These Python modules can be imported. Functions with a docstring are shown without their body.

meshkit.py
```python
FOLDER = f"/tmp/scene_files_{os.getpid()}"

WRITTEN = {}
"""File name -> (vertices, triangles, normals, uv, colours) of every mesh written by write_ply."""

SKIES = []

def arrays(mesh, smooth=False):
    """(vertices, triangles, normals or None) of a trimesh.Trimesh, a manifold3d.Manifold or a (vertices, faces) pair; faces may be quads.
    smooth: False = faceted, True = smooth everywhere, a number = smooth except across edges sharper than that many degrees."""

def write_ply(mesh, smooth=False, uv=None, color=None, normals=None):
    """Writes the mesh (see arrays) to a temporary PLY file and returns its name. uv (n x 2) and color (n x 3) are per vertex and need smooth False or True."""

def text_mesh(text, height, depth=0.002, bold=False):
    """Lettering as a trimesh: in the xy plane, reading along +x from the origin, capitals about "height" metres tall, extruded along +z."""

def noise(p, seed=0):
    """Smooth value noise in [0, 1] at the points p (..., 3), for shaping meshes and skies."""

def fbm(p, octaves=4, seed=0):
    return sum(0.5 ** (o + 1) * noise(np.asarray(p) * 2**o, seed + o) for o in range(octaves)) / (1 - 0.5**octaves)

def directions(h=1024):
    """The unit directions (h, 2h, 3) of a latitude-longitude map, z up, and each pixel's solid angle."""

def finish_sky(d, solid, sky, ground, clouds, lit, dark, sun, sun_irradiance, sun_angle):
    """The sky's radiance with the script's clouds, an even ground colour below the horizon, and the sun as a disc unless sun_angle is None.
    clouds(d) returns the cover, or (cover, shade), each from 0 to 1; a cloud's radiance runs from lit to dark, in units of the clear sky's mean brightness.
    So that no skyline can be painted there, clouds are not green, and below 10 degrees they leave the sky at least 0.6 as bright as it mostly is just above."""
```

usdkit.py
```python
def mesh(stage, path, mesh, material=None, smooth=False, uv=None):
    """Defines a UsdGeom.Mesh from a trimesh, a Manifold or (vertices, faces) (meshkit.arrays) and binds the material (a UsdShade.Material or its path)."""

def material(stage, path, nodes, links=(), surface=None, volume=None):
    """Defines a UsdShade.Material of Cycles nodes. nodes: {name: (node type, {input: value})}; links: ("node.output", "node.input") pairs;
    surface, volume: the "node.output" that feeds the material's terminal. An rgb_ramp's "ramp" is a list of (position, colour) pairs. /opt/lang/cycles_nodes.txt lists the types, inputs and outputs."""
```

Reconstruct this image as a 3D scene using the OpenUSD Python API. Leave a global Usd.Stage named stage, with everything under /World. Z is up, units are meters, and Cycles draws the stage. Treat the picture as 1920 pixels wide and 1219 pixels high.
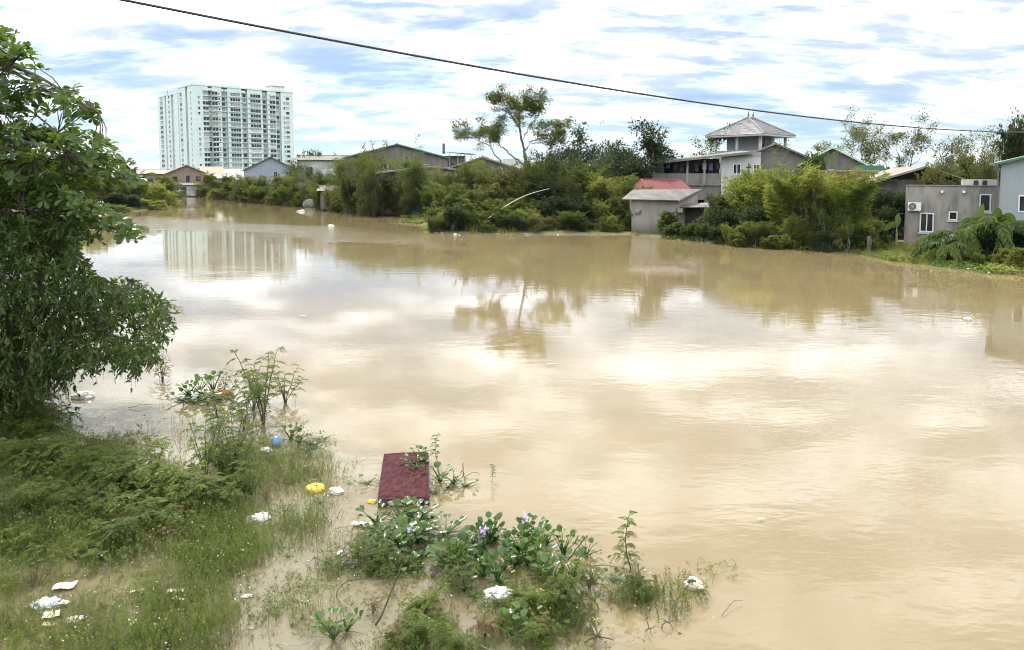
import math
import numpy as np, trimesh, shapely, usdkit, meshkit
from shapely.geometry import Polygon
from pxr import Usd, UsdGeom, UsdLux, UsdShade, Sdf, Gf, Vt

stage = Usd.Stage.CreateInMemory()
UsdGeom.SetStageUpAxis(stage, 'Z'); UsdGeom.SetStageMetersPerUnit(stage, 1.0)
UsdGeom.Xform.Define(stage, '/World')
UsdGeom.Scope.Define(stage, '/World/Looks')

# ------------------------------------------------------------------ camera
CAM_H = 5.0                      # the bridge the photographer stands on
F_PX, U0, V0, HORIZON = 1400.0, 960.0, 440.0, 330.0
TILT = math.atan((V0 - HORIZON) / F_PX)
cam = UsdGeom.Camera.Define(stage, '/World/camera')
cam.AddTranslateOp().Set(Gf.Vec3d(0, 0, CAM_H))
cam.AddRotateXOp().Set(90 - math.degrees(TILT))
cam.CreateHorizontalApertureAttr(36.0)
cam.CreateFocalLengthAttr(F_PX / 1920 * 36)
cam.CreateVerticalApertureOffsetAttr(-(609.5 - V0) / 1920 * 36)
cam.CreateClippingRangeAttr(Gf.Vec2f(0.05, 60000))
cam.CreateExposureAttr(0.02)

# ------------------------------------------------------------------ sun and sky
SUN_AZ, SUN_EL = math.radians(-22), math.radians(54)      # azimuth from the view direction, left is negative
SUN = np.array([math.sin(SUN_AZ) * math.cos(SUN_EL), math.cos(SUN_AZ) * math.cos(SUN_EL), math.sin(SUN_EL)])
sun = UsdLux.DistantLight.Define(stage, '/World/sun')
sun.CreateIntensityAttr(1.25); sun.CreateAngleAttr(0.5); sun.CreateColorAttr(Gf.Vec3f(1.0, 0.93, 0.80))
sun.CreateNormalizeAttr(True)
z = SUN; x = np.cross([0, 0, 1.0], z); x /= np.linalg.norm(x); y = np.cross(z, x)
sun.AddTransformOp().Set(Gf.Matrix4d(*x, 0, *y, 0, *z, 0, 0, 0, 60, 1))

SKY_STRENGTH = 0.112
def sky_material():
    n = {
        'tc': ('texture_coordinate', {}),
        'sep': ('separate_xyz', {}),
        'zc': ('math', {'math_type': 'maximum', 'value2': 0.0}),
        'zo': ('math', {'math_type': 'add', 'value2': 0.22}),
        'px': ('math', {'math_type': 'divide'}), 'py': ('math', {'math_type': 'divide'}),
        'comb': ('combine_xyz', {'z': 0.0}),
        'map1': ('mapping', {'rotation': (0, 0, 0.30), 'scale': (1.25, 2.1, 1), 'location': (2.17, 0.06, 0)}),
        'map2': ('mapping', {'rotation': (0, 0, 0.18), 'scale': (2.6, 5.0, 1), 'location': (7.3, 2.2, 0)}),
        'n1': ('noise_texture', {'scale': 1.0, 'detail': 3.0, 'roughness': 0.5, 'distortion': 0.15}),
        'n2': ('noise_texture', {'scale': 1.0, 'detail': 8.0, 'roughness': 0.6, 'distortion': 0.2}),
        'mixn': ('mix_float', {'fac': 0.33}),
        'ramp': ('rgb_ramp', {'ramp': [(0.33, (0.12,) * 3), (0.45, (0.36,) * 3), (0.55, (0.66,) * 3), (0.70, (1, 1, 1))]}),
        'hz': ('map_range', {'range_type': 'smoothstep', 'from_min': 0.0, 'from_max': 0.13, 'to_min': 0.30, 'to_max': 1.0, 'clamp': True}),
        'up': ('map_range', {'range_type': 'smoothstep', 'from_min': 0.19, 'from_max': 0.30, 'to_min': 0.0, 'to_max': 0.26, 'clamp': True}), 'mixu': ('math', {'math_type': 'add'}),
        'fac': ('math', {'math_type': 'multiply'}),
        'sky': ('sky_texture', {'sky_type': 'single_scattering', 'sun_disc': False, 'sun_elevation': SUN_EL,
                                'sun_rotation': math.atan2(SUN[0], SUN[1]), 'altitude': 10.0, 'air_density': 0.95, 'aerosol_density': 0.3, 'ozone_density': 1.0}),
        'tint': ('mix_color', {'blend_type': 'multiply', 'fac': 1.0, 'b': (.50, .69, .93), 'use_clamp': False}),
        'shade': ('rgb_ramp', {'ramp': [(0.30, (7.6, 8.1, 8.9)), (0.44, (10.5, 10.8, 11.2)), (0.62, (28.0, 28.0, 28.0))]}),
        'mixc': ('mix_color', {'blend_type': 'mix', 'use_clamp': False}),
        'bg': ('background_shader', {'strength': SKY_STRENGTH}),
    }
    l = [('tc.generated', 'sep.vector'), ('sep.z', 'zc.value1'), ('zc.value', 'zo.value1'), ('sep.x', 'px.value1'), ('zo.value', 'px.value2'),
         ('sep.y', 'py.value1'), ('zo.value', 'py.value2'), ('px.value', 'comb.x'), ('py.value', 'comb.y'),
         ('comb.vector', 'map1.vector'), ('comb.vector', 'map2.vector'), ('map1.vector', 'n1.vector'), ('map2.vector', 'n2.vector'),
         ('n1.fac', 'mixn.a'), ('n2.fac', 'mixn.b'), ('mixn.result', 'mixu.value1'), ('sep.z', 'up.value'), ('up.result', 'mixu.value2'), ('mixu.value', 'ramp.fac'), ('ramp.color', 'fac.value1'), ('sep.z', 'hz.value'), ('hz.result', 'fac.value2'),
         ('n2.fac', 'shade.fac'), ('sky.color', 'tint.a'), ('tint.result', 'mixc.a'), ('shade.color', 'mixc.b'), ('fac.value', 'mixc.fac'), ('mixc.result', 'bg.color')]
    return usdkit.material(stage, '/World/Looks/sky', n, l, surface='bg.background')
dome = UsdLux.DomeLight.Define(stage, '/World/sky')
dome.CreateIntensityAttr(1.0)
UsdShade.MaterialBindingAPI.Apply(dome.GetPrim()).Bind(sky_material())
dome.GetPrim().SetCustomDataByKey('kind', 'structure'); dome.GetPrim().SetCustomDataByKey('label', 'bright blue sky streaked with thin white clouds'); dome.GetPrim().SetCustomDataByKey('category', 'sky')

# ------------------------------------------------------------------ picture -> place: a sight line met with a known height or a known distance
def ray(u, v):
    dx, dz, c, s = (u - U0) / F_PX, -(v - V0) / F_PX, math.cos(TILT), math.sin(TILT)
    return np.array([dx, c + dz * s, -s + dz * c])
def G(u, v, z=0.0):
    d = ray(u, v); k = (z - CAM_H) / d[2]
    return np.array([d[0] * k, d[1] * k, z])
def at(u, v, Y):
    d = ray(u, v); k = Y / d[1]
    return np.array([d[0] * k, Y, CAM_H + d[2] * k])

# ------------------------------------------------------------------ scene-writing helpers
used = {}
def numbered(parent, name):
    k = used.setdefault((parent, name), 0); used[(parent, name)] = k + 1
    return f'{parent}/{name}' + (f'_{k:03d}' if k else '')
def data(prim, **kw):
    for k, v in kw.items():
        if v: prim.SetCustomDataByKey(k, v)
def place(x, loc, rotz=0, scale=None):
    x.AddTranslateOp().Set(Gf.Vec3d(*map(float, loc))); x.AddRotateZOp().Set(float(math.degrees(rotz)))
    s = scale if scale is not None else (1, 1, 1)
    s = (s,) * 3 if np.ndim(s) == 0 else s
    x.AddScaleOp().Set(Gf.Vec3f(*map(float, s)))
def thing(name, label, cat, loc=(0, 0, 0), rotz=0, group=None, kind=None, scale=None):
    p = numbered('/World', name); x = UsdGeom.Xform.Define(stage, p); place(x, loc, rotz, scale)
    data(x.GetPrim(), label=label, category=cat, group=group, kind=kind)
    return p
def dup(src, loc, rotz=0, scale=None, label=None, group=None):
    sp = stage.GetPrimAtPath(src); was = sp.GetCustomData()
    base = src.rsplit('/', 1)[1]; base = base[:-4] if base[-4:-3] == '_' and base[-3:].isdigit() else base
    p = numbered('/World', base); x = UsdGeom.Xform.Define(stage, p)
    x.GetPrim().GetReferences().AddInternalReference(src)
    x.ClearXformOpOrder()
    for op, val in (('translate', Gf.Vec3d(*map(float, loc))), ('rotateZ', float(math.degrees(rotz)))):
        x.GetPrim().GetAttribute(f'xformOp:{op}').Set(val)
    s = scale if scale is not None else (1, 1, 1); s = (s,) * 3 if np.ndim(s) == 0 else s
    x.GetPrim().GetAttribute('xformOp:scale').Set(Gf.Vec3f(*map(float, s)))
    x.GetPrim().CreateAttribute('xformOpOrder', Sdf.ValueTypeNames.TokenArray, False, Sdf.VariabilityUniform).Set(Vt.TokenArray(['xformOp:translate', 'xformOp:rotateZ', 'xformOp:scale']))
    x.GetPrim().SetInstanceable(True)
    data(x.GetPrim(), label=label or was.get('label'), category=was.get('category'), group=group or was.get('group'))
    return p
M = {}
def part(parent, name, mesh, mat, smooth=False, label=None, kind=None):
    p = numbered(parent, name)
    usdkit.mesh(stage, p, mesh, M[mat], smooth=smooth)
    data(stage.GetPrimAtPath(p), label=label, kind=kind)
    return p
def solo(name, mesh, mat, label, cat=None, group=None, kind=None, smooth=False):
    p = part('/World', name, mesh, mat, smooth); data(stage.GetPrimAtPath(p), label=label, category=cat, group=group, kind=kind)
    return p

class MB:
    """collects boxes, sheets and tubes into one mesh"""
    def __init__(s): s.v, s.f, s.n = [], [], 0
    def add(s, v, f):
        v = np.asarray(v, float); f = np.asarray(f, int)
        if f.shape[1] == 4: f = np.vstack([f[:, [0, 1, 2]], f[:, [0, 2, 3]]])
        s.v.append(v); s.f.append(f + s.n); s.n += len(v); return s
    def box(s, x0, x1, y0, y1, z0, z1):
        v = [(x, y, z) for x in (x0, x1) for y in (y0, y1) for z in (z0, z1)]
        return s.add(v, [(0, 1, 3, 2), (4, 6, 7, 5), (0, 4, 5, 1), (2, 3, 7, 6), (0, 2, 6, 4), (1, 5, 7, 3)])
    def tube(s, pts, r, n=6):
        pts = np.asarray(pts, float); r = np.broadcast_to(np.asarray(r, float), (len(pts),))
        t = np.gradient(pts, axis=0); t /= np.maximum(np.linalg.norm(t, axis=1, keepdims=True), 1e-9)
        a = np.where(np.abs(t[:, 2:3]) < 0.9, [[0, 0, 1.0]], [[1.0, 0, 0]])
        b = np.cross(t, a); b /= np.linalg.norm(b, axis=1, keepdims=True); c = np.cross(t, b)
        ang = np.arange(n) / n * 2 * np.pi
        v = pts[:, None] + r[:, None, None] * (np.cos(ang)[None, :, None] * b[:, None] + np.sin(ang)[None, :, None] * c[:, None])
        m = len(pts); i = np.arange(m - 1)[:, None] * n; k = np.arange(n)[None]; k2 = (k + 1) % n
        f = np.stack([i + k, i + k2, i + n + k2, i + n + k], -1).reshape(-1, 4)
        s.add(v.reshape(-1, 3), f)
        s.add(v[0], [(0, j + 1, j) for j in range(1, n - 1)]); s.add(v[-1], [(0, j, j + 1) for j in range(1, n - 1)])
        return s
    def slab(s, corners, thick):
        """a sheet over four corners, thick downwards"""
        c = np.asarray(corners, float); d = c - [0, 0, thick]
        return s.add(np.vstack([c, d]), [(0, 1, 2, 3), (7, 6, 5, 4), (0, 4, 5, 1), (1, 5, 6, 2), (2, 6, 7, 3), (3, 7, 4, 0)])
    def corr(s, corners, pitch=0.18, amp=0.025):
        """corrugated sheet: corners eave0, eave1, ridge1, ridge0; the ridges run from eave to ridge"""
        e0, e1, r1, r0 = (np.asarray(c, float) for c in corners)
        n = max(4, int(np.linalg.norm(e1 - e0) / pitch) * 2); t = np.linspace(0, 1, n + 1)[:, None]
        nrm = np.cross(e1 - e0, r0 - e0); nrm /= np.linalg.norm(nrm); nrm *= np.sign(nrm[2]) or 1
        w = (np.arange(n + 1) % 2)[:, None] * amp * nrm
        a = e0 + (e1 - e0) * t + w; b = r0 + (r1 - r0) * t + w
        m = (a + b) / 2
        k = np.arange(n)
        th = np.array([0, 0, 0.03])
        s.add(np.vstack([a, b]), np.stack([k, k + 1, k + 2 + n, k + 1 + n], 1))
        return s.add(np.vstack([a - th, b - th]), np.stack([k, k + 1 + n, k + 2 + n, k + 1], 1))
    def mesh(s): return (np.vstack(s.v), np.vstack(s.f))
def box(x0, x1, y0, y1, z0, z1): return MB().box(x0, x1, y0, y1, z0, z1).mesh()
def moved(mesh, R=None, t=(0, 0, 0)):
    v, f = mesh; v = np.asarray(v, float)
    return ((v @ np.asarray(R).T if R is not None else v) + np.asarray(t, float), f)
def wall(w, h, holes=(), thick=0.2, gable=0.0, x0=0.0):
    """an upright wall in the xz plane, outer face y = 0, with real openings (x, z, w, h); gable: height of a ridge above its middle"""
    pts = [(0, 0), (w, 0), (w, h)] + ([(w / 2, h + gable)] if gable else []) + [(0, h)]
    poly = Polygon(pts, [[(x, z), (x + a, z), (x + a, z + b), (x, z + b)] for x, z, a, b in holes])
    m = trimesh.creation.extrude_polygon(poly, thick, engine='earcut')
    v = np.array(m.vertices)[:, [0, 2, 1]]
    v[:, 0] += x0
    return (v, np.array(m.faces)[:, ::-1])
def window(t, x, z, w, h, y=0.0, fw=0.06, mull=1, glass='glass_dark', frame='frame_white', proud=0.03, deep=0.08, name='window', rail=0):
    """frame bars round an opening with the pane set back in it; faces -y"""
    b = MB(); y0, y1 = y - proud, y + deep + 0.03
    b.box(x, x + fw, y0, y1, z, z + h).box(x + w - fw, x + w, y0, y1, z, z + h)
    b.box(x + fw, x + w - fw, y0, y1, z, z + fw).box(x + fw, x + w - fw, y0, y1, z + h - fw, z + h)
    for k in range(1, mull + 1):
        c = x + w * k / (mull + 1); b.box(c - fw * .4, c + fw * .4, y0 + .01, y1, z + fw, z + h - fw)
    for k in range(rail):
        c = z + h * (k + 1) / (rail + 1); b.box(x + fw, x + w - fw, y0 + .015, y1, c - .02, c + .02)
    f = part(t, name, b.mesh(), frame)
    part(f, 'pane', box(x + fw * .5, x + w - fw * .5, y + deep, y + deep + .015, z + fw * .5, z + h - fw * .5), glass)
    return f
# ------------------------------------------------------------------ materials
def mat(name, c1, c2=None, scale=3.0, rough=0.7, detail=5, bump=0.0, stretch=(1, 1, 1), metallic=0.0, spec=0.5, lo=0.35, hi=0.65, bscale=None, world=True, dist=0.02):
    n = {'g': ('geometry', {}), 'm': ('mapping', {'scale': stretch}), 'n': ('noise_texture', {'scale': scale, 'detail': detail, 'roughness': 0.6}),
         'r': ('rgb_ramp', {'ramp': [(lo, c1), (hi, c2 or c1)]}), 'p': ('principled_bsdf', {'roughness': rough, 'metallic': metallic, 'specular_ior_level': spec})}
    l = [('m.vector', 'n.vector'), ('n.fac', 'r.fac'), ('r.color', 'p.base_color')]
    if world: l.append(('g.position', 'm.vector'))
    else: n['tc'] = ('texture_coordinate', {}); l.append(('tc.object', 'm.vector'))
    if bump:
        n['n2'] = ('noise_texture', {'scale': bscale or scale * 6, 'detail': 4.0}); n['b'] = ('bump', {'strength': bump, 'distance': dist})
        l += [('m.vector', 'n2.vector'), ('n2.fac', 'b.height'), ('b.normal', 'p.normal')]
    M[name] = usdkit.material(stage, f'/World/Looks/{name}', n, l, surface='p.BSDF')
def wallmat(name, base, stain, dark, amount=0.5, zdirt=None):
    """plaster or concrete with blotches, vertical run-off streaks and a grimy foot"""
    if not name.startswith('tower'): base, stain, dark = (tuple(.54 * q for q in c) for c in (base, stain, dark))
    n = {'g': ('geometry', {}), 'm1': ('mapping', {'scale': (.9, .9, .75)}), 'm2': ('mapping', {'scale': (1.7, 1.7, .33)}),
         'n1': ('noise_texture', {'scale': 1.0, 'detail': 6.0, 'roughness': .62}), 'n2': ('noise_texture', {'scale': 1.0, 'detail': 5.0, 'roughness': .6}),
         'r1': ('rgb_ramp', {'ramp': [(.35, base), (.68, stain)]}), 'r2': ('rgb_ramp', {'ramp': [(.42, (0, 0, 0)), (.74, (amount,) * 3)]}),
         'mx': ('mix_color', {'b': dark}), 'n3': ('noise_texture', {'scale': 14.0, 'detail': 4.0}), 'b': ('bump', {'strength': .35, 'distance': .02}),
         'p': ('principled_bsdf', {'roughness': .85})}
    l = [('g.position', 'm1.vector'), ('g.position', 'm2.vector'), ('m1.vector', 'n1.vector'), ('m2.vector', 'n2.vector'), ('n1.fac', 'r1.fac'), ('n2.fac', 'r2.fac'),
         ('r1.color', 'mx.a'), ('r2.color', 'mx.fac'), ('n3.fac', 'b.height'), ('b.normal', 'p.normal')]
    out = 'mx.result'
    if zdirt:
        z0, z1, col = zdirt
        n.update({'s': ('separate_xyz', {}), 'zr': ('map_range', {'range_type': 'smoothstep', 'from_min': z0, 'from_max': z1, 'to_min': .85, 'to_max': 0.0, 'clamp': True}),
                  'zn': ('math', {'math_type': 'multiply_add', 'value2': 1.6, 'value3': -.8}), 'za': ('math', {'math_type': 'add'}), 'mz': ('mix_color', {'b': col})})
        l += [('g.position', 's.vector'), ('n1.fac', 'zn.value1'), ('s.z', 'za.value1'), ('zn.value', 'za.value2'), ('za.value', 'zr.value'), ('zr.result', 'mz.fac'), ('mx.result', 'mz.a')]
        out = 'mz.result'
    l.append((out, 'p.base_color'))
    M[name] = usdkit.material(stage, f'/World/Looks/{name}', n, l, surface='p.BSDF')
def leafmat(name, ramp, rough=0.5, trans=0.35, tcol=1.75, spec=0.22, patch=0.25):
    """leaves: a tone per leaf, light passing through, broad patches of older and younger growth"""
    n = {'g': ('geometry', {}), 'o': ('object_info', {}), 'n': ('noise_texture', {'scale': patch, 'detail': 3.0}),
         'a': ('math', {'math_type': 'multiply_add', 'value2': .55, 'value3': -.12}), 'a2': ('math', {'math_type': 'add'}), 'a3': ('math', {'math_type': 'multiply_add', 'value2': .14, 'value3': 0.0}), 'a4': ('math', {'math_type': 'add'}),
         'r': ('rgb_ramp', {'ramp': ramp}), 'h': ('hsv', {'value': tcol, 'saturation': 1.08, 'hue': .485}),
         'p': ('principled_bsdf', {'roughness': rough, 'specular_ior_level': spec}), 't': ('translucent_bsdf', {}), 'x': ('mix_closure', {'fac': trans})}
    l = [('g.position', 'n.vector'), ('g.random_per_island', 'a.value1'), ('a.value', 'a2.value1'), ('n.fac', 'a2.value2'), ('o.random', 'a3.value1'), ('a2.value', 'a4.value1'), ('a3.value', 'a4.value2'),
         ('a4.value', 'r.fac'), ('r.color', 'p.base_color'), ('r.color', 'h.color'), ('h.color', 't.color'), ('p.BSDF', 'x.closure1'), ('t.BSDF', 'x.closure2')]
    M[name] = usdkit.material(stage, f'/World/Looks/{name}', n, l, surface='x.closure')

def water_material():
    n = {'g': ('geometry', {}),
         'ma': ('mapping', {'scale': (1.0, 2.0, 1)}), 'mb': ('mapping', {'scale': (.05, .11, 1), 'location': (2.0, 4.3, 0)}), 'mc': ('mapping', {'scale': (4.2, 8.0, 1), 'rotation': (0, 0, .35)}),
         'na': ('noise_texture', {'scale': 1.0, 'detail': 3.0, 'roughness': .55, 'distortion': .3}), 'nb': ('noise_texture', {'scale': 1.0, 'detail': 3.0}), 'nc': ('noise_texture', {'scale': 1.0, 'detail': 2.0}),
         'wind': ('map_range', {'range_type': 'smoothstep', 'from_min': .42, 'from_max': .68, 'to_min': .10, 'to_max': .55, 'clamp': True}),
         # a gust crossing the far reach
         'dot': ('vector_math', {'math_type': 'dot_product', 'vector2': (.564, .826, 0)}), 'd0': ('math', {'math_type': 'subtract', 'value2': 45.5}), 'd1': ('math', {'math_type': 'absolute'}),
         'dn': ('math', {'math_type': 'multiply_add', 'value2': 14.0, 'value3': -7.0}), 'd2': ('math', {'math_type': 'add'}), 'gust': ('map_range', {'range_type': 'smoothstep', 'from_min': 3.0, 'from_max': 7.0, 'to_min': 1.0, 'to_max': 0.0, 'clamp': True}),
         'sx': ('separate_xyz', {}), 'end': ('map_range', {'range_type': 'smoothstep', 'from_min': -8.0, 'from_max': 16.0, 'to_min': 1.0, 'to_max': 0.0, 'clamp': True}), 'ge': ('math', {'math_type': 'multiply'}), 'gs': ('math', {'math_type': 'multiply', 'value2': 2.4}), 'wmax': ('math', {'math_type': 'maximum'}),
         'h1': ('math', {'math_type': 'multiply'}), 'h2': ('math', {'math_type': 'multiply', 'value2': .26}), 'h3': ('math', {'math_type': 'multiply'}), 'hs': ('math', {'math_type': 'add'}),
         'b': ('bump', {'strength': 0.5, 'distance': .026}),
         'nd': ('noise_texture', {'scale': .16, 'detail': 5.0, 'roughness': .6, 'distortion': 1.2}),
         'r': ('rgb_ramp', {'ramp': [(.30, (.190, .149, .077)), (.70, (.240, .191, .105))]}),
         'rg': ('map_range', {'from_min': 0.0, 'from_max': 2.4, 'to_min': .03, 'to_max': .10, 'clamp': True}), 'p': ('principled_bsdf', {'ior': 1.46, 'subsurface_method': 'burley', 'subsurface_weight': 1.0, 'subsurface_scale': .16, 'subsurface_radius': (1.0, .8, .5)})}
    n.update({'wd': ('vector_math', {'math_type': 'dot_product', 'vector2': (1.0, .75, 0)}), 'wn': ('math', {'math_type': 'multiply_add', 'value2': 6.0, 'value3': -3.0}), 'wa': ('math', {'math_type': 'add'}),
              'shade_mask': ('map_range', {'range_type': 'smoothstep', 'from_min': 4.6, 'from_max': 8.6, 'to_min': .72, 'to_max': 0.0, 'clamp': True}), 'mw': ('mix_color', {'b': (.150, .138, .088)}), 'ne': ('noise_texture', {'scale': .55, 'detail': 4.0})})  # shade on the near-left water, mixed into its base colour by position
    l = [('g.position', 'wd.vector1'), ('g.position', 'ne.vector'), ('ne.fac', 'wn.value1'), ('wd.value', 'wa.value1'), ('wn.value', 'wa.value2'), ('wa.value', 'shade_mask.value'), ('shade_mask.result', 'mw.fac'), ('r.color', 'mw.a'), ('mw.result', 'p.base_color'),
         ('g.position', 'ma.vector'), ('g.position', 'mb.vector'), ('g.position', 'mc.vector'), ('ma.vector', 'na.vector'), ('mb.vector', 'nb.vector'), ('mc.vector', 'nc.vector'),
         ('g.position', 'dot.vector1'), ('dot.value', 'd0.value1'), ('d0.value', 'd1.value1'), ('nb.fac', 'dn.value1'), ('d1.value', 'd2.value1'), ('dn.value', 'd2.value2'), ('d2.value', 'gust.value'),
         ('g.position', 'sx.vector'), ('sx.x', 'end.value'), ('gust.result', 'ge.value1'), ('end.result', 'ge.value2'), ('ge.value', 'gs.value1'),
         ('nb.fac', 'wind.value'), ('wind.result', 'wmax.value1'), ('gs.value', 'wmax.value2'), ('na.fac', 'h1.value1'), ('wmax.value', 'h1.value2'), ('nc.fac', 'h2.value1'), ('h2.value', 'h3.value1'), ('wmax.value', 'h3.value2'), ('h1.value', 'hs.value1'), ('h3.value', 'hs.value2'),
         ('gs.value', 'rg.value'), ('rg.result', 'p.roughness'), ('hs.value', 'b.height'), ('b.normal', 'p.normal'), ('g.position', 'nd.vector'), ('nd.fac', 'r.fac')]
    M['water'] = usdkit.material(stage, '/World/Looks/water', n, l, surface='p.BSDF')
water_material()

mat('earth', (.055, .075, .022), (.13, .105, .06), scale=.6, rough=.95, bump=.6, lo=.42, hi=.62)
mat('hill', (.045, .075, .045), (.07, .10, .06), scale=.004, rough=.95)
wallmat('tower_white', (.45, .52, .505), (.40, .475, .46), (.30, .37, .365), .6)
mat('tower_green', (.24, .34, .31), (.31, .42, .38), scale=.3, rough=.8)
mat('tower_trim', (.30, .37, .36), scale=1, rough=.8)
mat('glass_dark', (.012, .015, .016), (.028, .032, .034), scale=.7, rough=.10, spec=.22)
mat('glass_grey', (.13, .15, .155), (.22, .24, .24), scale=.5, rough=.25)
mat('glass_curtain', (.30, .30, .28), (.42, .40, .36), scale=.8, rough=.5)
mat('interior_dark', (.012, .011, .010), (.03, .027, .024), scale=1.2, rough=.9)
mat('frame_white', (.40, .41, .41), (.52, .52, .51), scale=4, rough=.5)
mat('frame_grey', (.34, .36, .36), (.44, .45, .44), scale=4, rough=.5)
mat('frame_dark', (.08, .08, .08), scale=4, rough=.5)
wallmat('plaster_stained', (.42, .40, .365), (.29, .28, .25), (.09, .085, .072), .95, zdirt=(.1, 1.5, (.17, .15, .12)))
wallmat('plaster_shed', (.40, .385, .35), (.30, .285, .25), (.16, .145, .125), .6, zdirt=(-.3, 1.3, (.07, .06, .045)))
wallmat('plaster_blue', (.36, .41, .435), (.33, .38, .40), (.26, .30, .31), .3)
wallmat('plaster_bluegrey', (.36, .42, .50), (.33, .38, .45), (.25, .28, .33), .3)
wallmat('plaster_white', (.66, .68, .69), (.58, .60, .60), (.35, .35, .34), .45)
wallmat('plaster_old', (.24, .23, .21), (.18, .17, .155), (.08, .075, .07), .7)
wallmat('plaster_grey', (.42, .43, .42), (.35, .355, .34), (.19, .19, .18), .5)
wallmat('plaster_tan', (.33, .24, .19), (.28, .20, .16), (.16, .12, .10), .5)
wallmat('concrete_old', (.30, .285, .255), (.23, .215, .19), (.09, .085, .075), .75)
mat('brick_red', (.10, .05, .036), (.15, .075, .052), scale=1.5, rough=.9, bump=.3)
mat('mortar', (.20, .18, .155), (.26, .235, .20), scale=3, rough=.95)
mat('roof_sheet_grey', (.17, .165, .15), (.075, .07, .062), scale=.9, rough=.6, stretch=(1.3, .6, 1), detail=7)
mat('roof_sheet_dark', (.15, .14, .125), (.08, .075, .066), scale=.8, rough=.65, detail=7)
mat('roof_sheet_white', (.52, .53, .52), (.36, .37, .36), scale=.8, rough=.5)
mat('roof_red', (.15, .018, .026), (.10, .014, .020), scale=.8, rough=.6, spec=.2)
mat('roof_red_trim', (.2, .035, .04), scale=.8, rough=.5)
mat('roof_green', (.025, .09, .055), (.04, .12, .075), scale=.7, rough=.45)
mat('roof_green_pale', (.28, .42, .35), (.36, .48, .41), scale=.7, rough=.5)
mat('roof_brown', (.26, .225, .19), (.20, .17, .14), scale=.6, rough=.6, detail=7)
mat('roof_tan', (.37, .27, .19), (.29, .21, .15), scale=.6, rough=.75)
mat('roof_slate', (.09, .092, .105), (.13, .132, .145), scale=.7, rough=.35, spec=.9)
mat('roof_slate_trim', (.22, .225, .23), scale=.7, rough=.4)
mat('shack_green', (.02, .075, .065), (.03, .10, .08), scale=.9, rough=.6)
mat('metal_dark', (.05, .05, .05), (.08, .075, .07), scale=3, rough=.5)
mat('metal_grey', (.32, .33, .33), (.40, .41, .41), scale=3, rough=.45)
mat('wood_dark', (.05, .04, .03), (.10, .08, .06), scale=3, stretch=(1, 1, .2), rough=.9, bump=.4)
mat('wood_grey', (.22, .20, .17), (.33, .30, .26), scale=3, stretch=(1, 1, .3), rough=.9)
mat('plastic_blue', (.02, .07, .32), (.03, .09, .38), scale=2, rough=.3)
mat('plastic_white', (.42, .42, .39), (.66, .65, .62), scale=3, rough=.4)
mat('tarp_red', (.62, .06, .03), (.75, .10, .06), scale=3, rough=.5)
mat('basket_red', (.12, .05, .06), (.17, .08, .09), scale=5, rough=.6)
mat('cable', (.010, .010, .012), rough=.5)
mat('cloth_dark', (.03, .03, .04), (.06, .05, .06), scale=3, rough=.9)
mat('cloth_blue', (.06, .08, .16), (.10, .12, .2), scale=3, rough=.9)
mat('cloth_pale', (.45, .43, .40), (.55, .52, .48), scale=3, rough=.9)
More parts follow.
